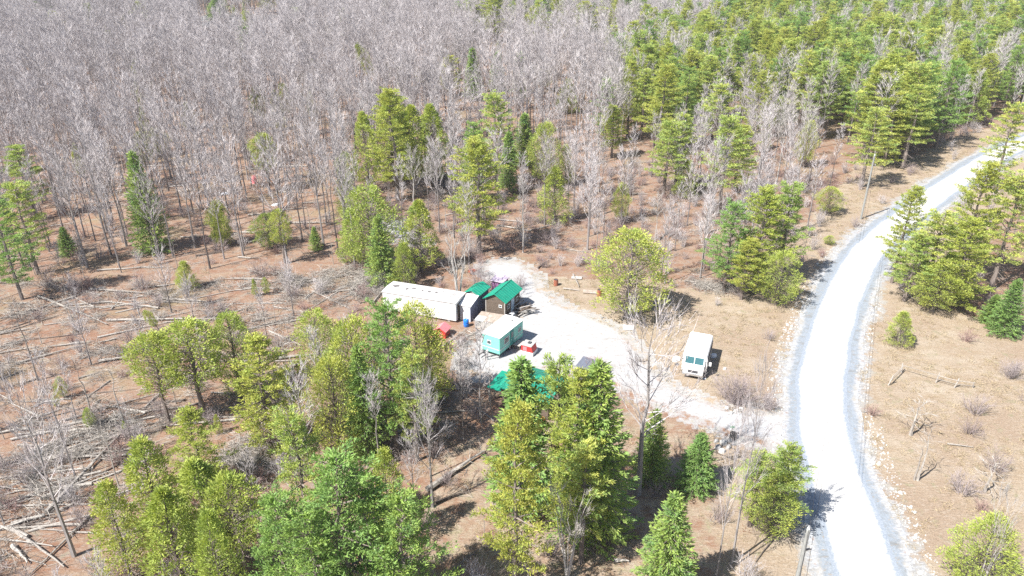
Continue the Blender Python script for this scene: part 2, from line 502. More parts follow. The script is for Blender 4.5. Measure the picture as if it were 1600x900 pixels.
field = np.maximum(field, np.clip(1.4 - (rd - 4) / 8, 0, 0.9))
stony = np.clip(1.25 - (rd - 2.8) / 2.6, 0, 1) * 0.75
stony = np.maximum(stony, in_poly(PX, PY, ROCKYGAP) * 1.0)
yp = in_poly(PX, PY, [(x + (x - 900) * 0.02, y + (y - 555) * 0.05) for x, y in YARD])
stony = np.maximum(stony, yp * 0.25)
ny, nx = GX.shape
idx = np.arange(ny * nx).reshape(ny, nx)
faces = np.stack([idx[:-1, :-1], idx[:-1, 1:], idx[1:, 1:], idx[1:, :-1]], -1).reshape(-1, 4)

def grid_mesh(name, verts, faces, mat, attrs):
    me = bpy.data.meshes.new(name)
    me.vertices.add(len(verts)); me.vertices.foreach_set('co', np.asarray(verts, np.float32).ravel())
    me.loops.add(faces.size); me.loops.foreach_set('vertex_index', faces.ravel().astype(np.int32))
    me.polygons.add(len(faces)); me.polygons.foreach_set('loop_start', np.arange(0, faces.size, 4, dtype=np.int32))
    me.update(calc_edges=True)
    me.polygons.foreach_set('use_smooth', [True] * len(faces))
    me.materials.append(mat)
    for k, a in attrs.items():
        at = me.attributes.new(k, 'FLOAT', 'POINT'); at.data.foreach_set('value', np.asarray(a, np.float32))
    return me

tag(link('ground', grid_mesh('ground', np.stack([fx, fy, zz], 1), faces, M['ground'], {'field': field, 'stony': stony})), kind='structure')

# driveway and yard: a gravel sheet a little above the ground, fading out at its border
def gravel_sheet(name, poly, jitter, step=0.6, grow=3, lift=0.012):
    pts = [g(*p) for p in poly]
    x0, x1 = min(p.x for p in pts) - 4, max(p.x for p in pts) + 4
    y0, y1 = min(p.y for p in pts) - 4, max(p.y for p in pts) + 4
    xs, ys = np.arange(x0, x1, step), np.arange(y0, y1, step)
    X, Y = np.meshgrid(xs, ys)
    q = [(p.x, p.y) for p in pts]
    J = np.array([[mnoise.noise((x * 0.35, y * 0.35, 2.2)) for x in xs] for y in ys])
    J2 = np.array([[mnoise.noise((x * 0.35, y * 0.35, 7.7)) for x in xs] for y in ys])
    ins = in_poly((X + J * jitter).ravel(), (Y + J2 * jitter).ravel(), q).reshape(X.shape).astype(float)
    a = ins.copy()
    for _ in range(grow):
        b = np.pad(a, 1)
        a = (b[1:-1, 1:-1] * 2 + b[:-2, 1:-1] + b[2:, 1:-1] + b[1:-1, :-2] + b[1:-1, 2:]) / 6
    keep = a > 0.004
    id2 = np.arange(X.size).reshape(X.shape)
    cell = keep[:-1, :-1] | keep[:-1, 1:] | keep[1:, 1:] | keep[1:, :-1]
    fs = np.stack([id2[:-1, :-1], id2[:-1, 1:], id2[1:, 1:], id2[1:, :-1]], -1)[cell]
    used = np.unique(fs); remap = np.full(X.size, -1); remap[used] = np.arange(len(used))
    vx, vy = X.ravel()[used], Y.ravel()[used]
    z = np.array([gz(x, y) for x, y in zip(vx, vy)]) + lift
    mx = in_poly(*[np.array(k) for k in zip(*[to_px(x, y) for x, y in zip(vx, vy)])], FIELD_M).astype(float)
    me = grid_mesh(name, np.stack([vx, vy, z], 1), remap[fs], M['gravel'], {'gravel': a.ravel()[used], 'field': np.maximum(mx, 0.4), 'stony': np.full(len(vx), 0.55)})
    return tag(link(name, me), kind='structure')

gravel_sheet('gravel_driveway', YARD, 1.2)
gravel_sheet('gravel_path', TRACK, 0.8, lift=0.03)

def strip(name, o0, o1, z, mat, prof, cols=11, wob=0.25, seed=0.0):
    """A sheet along the road between the sideways offsets o0 and o1 (right is positive); prof gives masks across its width."""
    vs, fs, at = [], [], {k: [] for k in prof}
    n = len(ROAD)
    for i, p in enumerate(ROAD):
        d = ROAD[min(i + 1, n - 1)] - ROAD[max(i - 1, 0)]
        d.z = 0; d.normalize()
        r = Vector((d.y, -d.x, 0))
        a = o0 + wob * mnoise.noise((i * 0.35, seed, 1)); b = o1 + wob * mnoise.noise((i * 0.35, seed, 5))
        for j in range(cols):
            u = j / (cols - 1)
            q = p + r * (a + (b - a) * u)
            vs.append((q.x, q.y, z))
            for k, f in prof.items(): at[k].append(f(u * 2 - 1) if callable(f) else f)
    for i in range(n - 1):
        for j in range(cols - 1):
            k = i * cols + j
            fs.append((k, k + 1, k + cols + 1, k + cols))
    return tag(link(name, grid_mesh(name, np.array(vs), np.array(fs), mat, at)), kind='structure')
strip('road_shoulder', -3.7, 3.6, 0.03, M['shoulder'], {'gravel': lambda u: min(1, (1 - abs(u)) * 3.2), 'field': 0.6, 'stony': 0.75}, wob=0.6, seed=3.3)
strip('gravel_road', -2.35, 2.5, 0.038, M['road'], {'core': lambda u: min(1, (1 - abs(u)) * 2.6), 'ruts': lambda u: max(0, 1 - abs(abs(u) - 0.38) * 6)}, cols=19, wob=0.25, seed=8.1)

# ------------------------------------------------------------------ tree prototypes
def rnd(a, b): return random.uniform(a, b)
def rvec():
    while True:
        v = Vector((rnd(-1, 1), rnd(-1, 1), rnd(-1, 1)))
        if 0.05 < v.length < 1: return v.normalized()
def rot2(az): return Vector((math.cos(az), math.sin(az), 0))

def leaf(mb, p, d, L, W, mi=0):
    w = d.cross(rvec())
    if w.length < 1e-3: return
    w = w.normalized() * (W * 0.5)
    mid = p + d * (L * 0.45)
    o = len(mb.v)
    mb.v += (p, mid + w, p + d * L, mid - w)
    mb.f.append((o, o + 1, o + 2, o + 3)); mb.m.append(mi)

def blade(mb, p, q, W, mi=0):
    """A thin tapering twig from p to q."""
    d = q - p
    w = d.cross(rvec())
    if w.length < 1e-4: return
    w = w.normalized() * (W * 0.5)
    mb.tri(p + w, p - w, q, mi)

def trunk_path(H, wob, n=7, lean=0.0):
    a = rnd(0, 6.28)
    p = [Vector((0, 0, -0.3))]
    for i in range(1, n):
        t = i / (n - 1)
        p.append(Vector((rnd(-wob, wob) * t + lean * H * t * math.cos(a), rnd(-wob, wob) * t + lean * H * t * math.sin(a), H * t)))
    return p
def along(path, t):
    k = t * (len(path) - 1); i = min(int(k), len(path) - 2)
    return path[i].lerp(path[i + 1], k - i)

def pine(seed, H, Rm, z0, sparse=0.1):
    random.seed(seed)
    tr, cr = MB(), MB()
    tp = trunk_path(H, 0.22)
    tr.tube(tp, [0.21 * (1 - 0.88 * i / 6) * H / 13 for i in range(7)], 6)
    for k in range(26):
        zd = H * rnd(0.06, max(0.12, z0 + 0.12)); ad = rnd(0, 6.28); od = rot2(ad); Ld = Rm * rnd(0.35, 0.85)
        bd = along(tp, zd / H); ed = bd + od * Ld + Vector((0, 0, Ld * rnd(-0.35, 0.25)))
        tr.tube([bd, ed], [0.022, 0.006], 3, cap=False)
        for w in range(4):
            sd = bd.lerp(ed, rnd(0.3, 1)); blade(tr, sd, sd + (od + rvec() * 0.9).normalized() * rnd(0.25, 0.7), 0.022)
    z = z0 * H
    lop = rnd(0, 6.28)
    while z < H * 0.985:
        t = (z - z0 * H) / (H * (1 - z0))
        prof = min(1.0, (1 - t) * 1.25 + 0.06) ** 0.8 * (0.72 + 0.28 * min(1, t * 4))
        nb = random.choice((4, 5, 5, 6))
        a0 = rnd(0, 6.28)
        wl = rnd(0.62, 1.15)
        for k in range(nb):
            if random.random() < sparse * (1 - t): continue
            az = a0 + 6.283 * k / nb + rnd(-0.3, 0.3)
            out = rot2(az)
            L = Rm * prof * wl * rnd(0.5, 1.2) * (1 + 0.18 * math.cos(az - lop)) + 0.25
            up = -0.02 + 0.75 * t * t + rnd(-0.06, 0.12)
            base = along(tp, z / H)
            side = Vector((-out.y, out.x, 0))
            def at(s): return base + out * (L * s) + Vector((0, 0, L * (up * s + 0.16 * s * s)))
            tr.tube([base, at(0.5), at(0.97)], [0.035 + 0.012 * L, 0.025, 0.008], 3, cap=False)
            nc = int(3 + L * 3.9)
            for c in range(nc):
                s = 0.28 + 0.72 * (c + rnd(0, 1)) / nc
                lat = rnd(-1, 1) * 0.36 * L * (1.05 - s * 0.75)
                cc = at(s) + side * lat + Vector((0, 0, rnd(-0.05, 0.14)))
                dd = (out * 0.7 + side * (0.8 * lat / max(L * 0.3, 0.2)) + Vector((0, 0, 0.35))).normalized()
                rc = rnd(0.15, 0.29)
                for q in range(19):
                    o = Vector((rnd(-1, 1), rnd(-1, 1), rnd(-0.3, 0.4))) * rc
                    d = (dd * 0.7 + rvec() * 0.75 + Vector((0, 0, 0.3))).normalized()
                    leaf(cr, cc + o, d, rnd(0.17, 0.30), rnd(0.045, 0.085))
        z += rnd(0.55, 0.95) * (1.2 - 0.5 * t)
    for q in range(40):
        leaf(cr, Vector((0, 0, H * rnd(0.95, 1.0))) + tp[-1] * Vector((1, 1, 0)).x * 0, (rvec() + Vector((0, 0, 1.0))).normalized(), 0.35, 0.1)
    return tr, cr

def spruce(seed, H, Rm, z0, dens=1.0):
    random.seed(seed)
    tr, cr = MB(), MB()
    tp = trunk_path(H, 0.06)
    tr.tube(tp, [0.15 * (1 - 0.92 * i / 6) * H / 9 for i in range(7)], 6)
    z = z0 * H
    while z < H * 0.985:
        t = (z - z0 * H) / (H * (1 - z0))
        prof = (1 - t) ** 0.85 * (0.85 + 0.15 * min(1, t * 6))
        nb = 8 if t < 0.7 else 6
        a0 = rnd(0, 6.28)
        for k in range(nb):
            if random.random() < 0.06: continue
            az = a0 + 6.283 * k / nb + rnd(-0.25, 0.25)
            out = rot2(az); side = Vector((-out.y, out.x, 0))
            L = Rm * prof * rnd(0.72, 1.12) + 0.12
            base = along(tp, z / H)
            up = -0.32 + 0.85 * t + rnd(-0.08, 0.08)
            def at(s): return base + out * (L * s) + Vector((0, 0, L * (up * s + 0.18 * s * s)))
            tr.tube([base, at(0.55), at(0.97)], [0.03, 0.02, 0.006], 3, cap=False)
            n = int((6 + L * 20) * dens)
            for c in range(n):
                s = 0.12 + 0.88 * (c + rnd(0, 1)) / n
                lat = rnd(-1, 1) * 0.34 * L * (1.08 - s)
                cc = at(s) + side * lat + Vector((0, 0, rnd(-0.10, 0.05) - abs(lat) * 0.25))
                d = (out * 0.9 + side * (1.6 * lat / max(L * 0.34, 0.15)) + rvec() * 0.45 + Vector((0, 0, -0.05 + 0.5 * t))).normalized()
                leaf(cr, cc, d, rnd(0.17, 0.30), rnd(0.05, 0.09))
                leaf(cr, cc + rvec() * 0.08, (d + rvec() * 0.8).normalized(), rnd(0.13, 0.24), 0.06)
        z += rnd(0.20, 0.32) * H / 9 * (1.1 - 0.4 * t)
    for q in range(30):
        leaf(cr, Vector((0, 0, H * rnd(0.94, 1.0))), (rvec() * 0.6 + Vector((0, 0, 1.0))).normalized(), 0.3, 0.08)
    return tr, cr

def cedar(seed, H, Rm, z0, shape, n_cl=230):
    random.seed(seed)
    tr, cr = MB(), MB()
    tp = trunk_path(H * 0.97, 0.12)
    tr.tube(tp, [0.16 * (1 - 0.9 * i / 6) * H / 9 for i in range(7)], 6)
    for k in range(30):
        zd = H * rnd(0.06, max(0.12, z0 + 0.12)); ad = rnd(0, 6.28); od = rot2(ad); Ld = Rm * rnd(0.35, 0.85)
        bd = along(tp, zd / H); ed = bd + od * Ld + Vector((0, 0, Ld * rnd(-0.35, 0.25)))
        tr.tube([bd, ed], [0.022, 0.006], 3, cap=False)
        for w in range(4):
            sd = bd.lerp(ed, rnd(0.3, 1)); blade(tr, sd, sd + (od + rvec() * 0.9).normalized() * rnd(0.25, 0.7), 0.022)
    for c in range(n_cl):
        u = (c + rnd(0, 1)) / n_cl
        u = 1 - (1 - u) ** 1.25 if shape == 'col' else u
        zz_ = H * (z0 + (1 - z0) * u)
        if shape == 'col': prof = min(1, (u + 0.06) * 5) ** 0.6 * (1 - u ** 2.3) ** 0.8
        elif shape == 'egg': prof = math.sin(math.pi * min(1, u * 0.82 + 0.16)) ** 0.75
        else: prof = (1 - u) ** 0.6 * min(1, (u + 0.1) * 6)
        az = c * 2.399 + rnd(-0.4, 0.4)
        lump = 1 + 0.75 * mnoise.noise((math.cos(az) * 1.5, math.sin(az) * 1.5, zz_ * 0.6 + seed)) + 0.35 * mnoise.noise((math.cos(az) * 4, math.sin(az) * 4, zz_ * 1.5 + seed))
        if lump < 0.85 and random.random() < 0.7: continue
        rr = Rm * prof * lump * rnd(0.4, 1.0) ** 0.5 + 0.05
        out = rot2(az)
        p = along(tp, min(0.98, zz_ / (H * 0.97) * 0.96)) + out * rr
        p.z = zz_
        if rr > 0.5:
            b = along(tp, max(0.03, min(0.97, (zz_ - rr * 0.7) / H)))
            tr.tube([b, p], [0.022, 0.006], 3, cap=False)
        side = Vector((-out.y, out.x, 0))
        cs = rnd(0.24, 0.42) * (0.75 + 0.25 * prof) * max(0.7, min(1.35, Rm / 1.6))
        for q in range(36):
            o = rvec() * cs * rnd(0.3, 1.0)
            o.z *= 1.35
            d = (out * 0.45 + Vector((0, 0, 0.75)) + o.normalized() * 0.6 + rvec() * 0.35).normalized()
            leaf(cr, p + o, d, rnd(0.13, 0.26), rnd(0.045, 0.09))
    return tr, cr

def bare(seed, H, spread, crown0, nbr, r0, twig_w=0.024, up=(0.8, 1.9), dead=False, multi=1, wob=0.3):
    random.seed(seed)
    tr, br = MB(), MB()
    for mstem in range(multi):
        tp = trunk_path(H * (1 if mstem == 0 else rnd(0.75, 0.98)), wob, 8, 0.0 if multi == 1 else rnd(0.12, 0.32))
        n = len(tp)
        rs = [r0 * (1 - 0.9 * (i / (n - 1)) ** 0.9) * (1.25 if i == 0 else 1) for i in range(n)]
        tr.tube(tp, rs, 5)
        Hh = tp[-1].z
        for i in range(nbr // (1 if multi == 1 else max(1, multi - 1))):
            t = crown0 + (1 - crown0) * ((i + rnd(0, 1)) / nbr) ** 0.85 if multi == 1 else rnd(crown0, 1)
            t = min(t, 0.985)
            b = along(tp, t)
            az = i * 2.399 + rnd(-0.5, 0.5)
            e = rnd(*up)
            L = spread * (1.25 - 0.75 * t) * rnd(0.55, 1.1)
            d = (rot2(az) + Vector((0, 0, e))).normalized()
            d2 = (d + Vector((0, 0, rnd(0.1, 0.6))) + rvec() * 0.25).normalized()
            q1 = b + d * (L * 0.5); q2 = q1 + d2 * (L * 0.5)
            rb = max(0.014, r0 * (1 - 0.9 * t) * 0.34)
            br.tube([b, q1, q2], [rb, rb * 0.6, 0.006], 3, cap=False)
            ns = 2 if dead else 5
            for k in range(ns):
                s = rnd(0.25, 0.97)
                sb = b.lerp(q1, s * 2) if s < 0.5 else q1.lerp(q2, s * 2 - 1)
                sd = (d2 + rvec() * 0.55 + Vector((0, 0, 0.2))).normalized()
                sl = L * rnd(0.3, 0.6)
                se = sb + sd * sl
                blade(br, sb, se, twig_w * 1.7)
                for w in range(1 if dead else 5):
                    a = sb.lerp(se, rnd(0.15, 1))
                    blade(br, a, a + (sd + rvec() * 0.6 + Vector((0, 0, 0.2))).normalized() * (sl * rnd(0.4, 0.8) + 0.15), twig_w)
            for w in range(2 if dead else 5):
                a = q1.lerp(q2, rnd(0, 1))
                blade(br, a, a + (d2 + rvec() * 0.6).normalized() * rnd(0.4, 1.0), twig_w)
    return tr, br

def shrub(seed, H, Rm, stems, twig_w=0.02):
    random.seed(seed)
    mb = MB()
    for i in range(stems):
        az = rnd(0, 6.28); out = rot2(az)
        s = rnd(0.1, 1.0)
        b = out * (0.25 * Rm * s) + Vector((0, 0, -0.1))
        top = out * (Rm * s) + Vector((0, 0, H * rnd(0.55, 1.0) * (1.1 - 0.45 * s)))
        midp = b.lerp(top, 0.5) + rvec() * 0.12 * H + Vector((0, 0, 0.1 * H))
        mb.tube([b, midp, top], [0.022, 0.014, 0.004], 3, cap=False)
        for k in range(9):
            u = rnd(0.2, 1)
            a = b.lerp(midp, u * 2) if u < 0.5 else midp.lerp(top, u * 2 - 1)
            d = ((top - b).normalized() + rvec() * 0.8).normalized()
            e = a + d * (H * rnd(0.15, 0.35))
            blade(mb, a, e, twig_w)
            for w in range(2):
                a2 = a.lerp(e, rnd(0.3, 0.9))
                blade(mb, a2, a2 + (d + rvec() * 0.8).normalized() * H * rnd(0.08, 0.2), twig_w * 0.8)
    return mb

def log(seed, L, r0, stubs=8, branchy=0):
    random.seed(seed)
    mb = MB()
    p = [Vector((L * (i / 5 - 0.5), rnd(-0.008, 0.008) * L, r0 * 0.8 + rnd(0, 0.10))) for i in range(6)]
    mb.tube(p, [r0 * (1 - 0.7 * i / 5) for i in range(6)], 7)
    for i in range(stubs):
        t = rnd(0.25, 1); a = along(p, t)
        d = (Vector((rnd(0.2, 0.9), rnd(-1, 1), rnd(-0.1, 1.0)))).normalized()
        l = rnd(0.2, 0.9) * (2.2 if branchy else 1)
        e = a + d * l; e.z = max(e.z, 0.02)
        mb.tube([a, e], [r0 * 0.22, 0.008], 3, cap=False)
        for k in range(branchy):
            b2 = a.lerp(e, rnd(0.2, 1)); q = b2 + (d + rvec() * 0.8).normalized() * rnd(0.3, 0.9); q.z = max(q.z, 0.02)
            blade(mb, b2, q, 0.025)
    return mb

class Proto:
    """Mesh data of one tree shape: parts for single trees, a joined copy for the far woods."""
    def __init__(self, name, pair, mats, H, Rm, parts):
        self.H, self.R = H, Rm
        self.parts = [(pn, mb.mesh(name + '_' + pn, mt)) for pn, mb, mt in zip(parts, pair, mats)]
        j = MB()
        j.v = list(pair[0].v); j.f = list(pair[0].f); j.m = [0] * len(pair[0].f)
        j.add(pair[1].v, pair[1].f, 1)
        self.joined = j.mesh(name + '_joined', list(mats))

TC = ('trunk', 'crown'); TB = ('trunk', 'branches')
P = {}
P['pine'] = [Proto('pine', pine(100 + i, h, r, z0, sp), (M['bark_dark'], M[('pine_lime', 'pine_leaf', 'pine_deep', 'pine_leaf', 'pine_lime')[i]]), h, r, TC)
             for i, (h, r, z0, sp) in enumerate(((13, 2.9, 0.22, 0.1), (13, 2.5, 0.3, 0.15), (13, 3.2, 0.2, 0.12), (13, 2.2, 0.34, 0.2), (13, 2.7, 0.12, 0.08)))]
P['spruce'] = [Proto('spruce', spruce(200 + i, h, r, z0), (M['bark_dark'], M['spruce_leaf']), h, r, TC)
               for i, (h, r, z0) in enumerate(((9, 2.0, 0.04), (9, 1.6, 0.05), (9, 1.25, 0.12)))]
P['cedar'] = [Proto('cedar', cedar(300 + i, h, r, z0, s, n), (M['bark_dark'], M['cedar_leaf']), h, r, TC)
              for i, (h, r, z0, s, n) in enumerate(((9, 1.3, 0.12, 'col', 260), (9, 2.0, 0.18, 'egg', 300), (9, 1.7, 0.08, 'cone', 260), (9, 1.5, 0.42, 'egg', 190)))]
GB = (M['bark_grey'], M['twig_grey'])
P['bare'] = [Proto('bare', bare(400 + i, h, s, c0, int(n * 1.2), r, w), GB, h, s, TB)
             for i, (h, s, c0, n, r, w) in enumerate(((13, 3.0, 0.42, 26, 0.13, 0.03), (13, 2.5, 0.5, 24, 0.11, 0.03), (13, 3.6, 0.35, 30, 0.15, 0.03),
                                                       (13, 2.2, 0.45, 22, 0.10, 0.03), (13, 3.0, 0.55, 24, 0.12, 0.03), (13, 2.8, 0.3, 28, 0.12, 0.03)))]
P['pale'] = [Proto('pale', bare(450, 11, 3.4, 0.4, 26, 0.15, 0.034), (M['bark_pale'], M['bark_pale']), 11, 3.4, TB),
             Proto('pale', bare(451, 11, 3.2, 0.3, 20, 0.13, 0.034, multi=5), (M['bark_pale'], M['bark_pale']), 11, 3.2, TB),
             Proto('pale', bare(452, 11, 2.4, 0.5, 20, 0.12, 0.034), (M['bark_pale'], M['bark_pale']), 11, 2.4, TB)]
P['snag'] = [Proto('snag', bare(470 + i, 8, 1.3, c0, n, 0.10, 0.028, up=(-0.1, 0.5), dead=True, wob=0.2), (M['dead_wood'], M['dead_wood']), 8, 1.3, TB)
             for i, (c0, n) in enumerate(((0.3, 14), (0.5, 8), (0.25, 22)))]
P['big_bare'] = [Proto('big_bare', bare(490, 12, 4.6, 0.32, 34, 0.26, 0.03, up=(0.15, 1.1)), (M['bark_trunk'], M['twig_grey']), 12, 4.2, TB)]
P['seedling'] = P['cedar'][:3]
SHRUBS = [shrub(500, 1.6, 1.2, 22).mesh('shrub_grey', M['shrub_twig']), shrub(501, 2.2, 1.5, 28).mesh('shrub_tall', M['shrub_twig']),
          shrub(502, 1.3, 1.1, 24).mesh('shrub_red', M['shrub_red']), shrub(503, 2.6, 1.0, 18).mesh('shrub_slim', M['twig_grey'])]
BIG_SHRUB = shrub(510, 3.6, 3.1, 90, 0.026).mesh('big_shrub', M['shrub_twig'])
LOGS = [log(600, 8, 0.14, 9), log(601, 8, 0.11, 5), log(602, 8, 0.16, 12, 3), log(603, 8, 0.12, 14, 4)]
LOG_ME = [l.mesh('fallen_log', M['dead_wood'] if i != 1 else M['dead_dark']) for i, l in enumerate(LOGS)]

CAT = {'pine': ('pine_tree', 'pine tree'), 'spruce': ('spruce_tree', 'spruce tree'), 'cedar': ('cedar_tree', 'cedar tree'), 'bare': ('bare_tree', 'bare tree'),
       'pale': ('pale_tree', 'pale tree'), 'snag': ('dead_tree', 'dead tree'), 'big_bare': ('bare_tree', 'bare tree'), 'seedling': ('cedar_seedling', 'seedling')}
placed = []

def tree(kind, x, y, h, label, group, rad=None, var=None, rz=None, lean=(0, 0)):
    p = P[kind][var if var is not None else random.randrange(len(P[kind]))]
    name, cat = CAT[kind]
    o = thing(name, label, cat, (x, y, gz(x, y) - 0.05), rnd(0, 6.28) if rz is None else rz, group)
    s = h / p.H
    w = (rad / p.R) if rad else s * rnd(0.9, 1.12)
    o.scale = (w, w, s)
    o.rotation_euler.x, o.rotation_euler.y = lean
    for pn, me in p.parts:
        link(pn, me, o)
    placed.append((x, y, (rad or p.R * w)))
    return o

def tree_px(kind, tx, ty, by, wpx, label, group=None, var=None, lean=(0, 0)):
    x, y, h, mpp = solve_tree(tx, ty, by)
    return tree(kind, x, y, h, label, group, rad=wpx * mpp * 0.5, var=var, lean=lean)

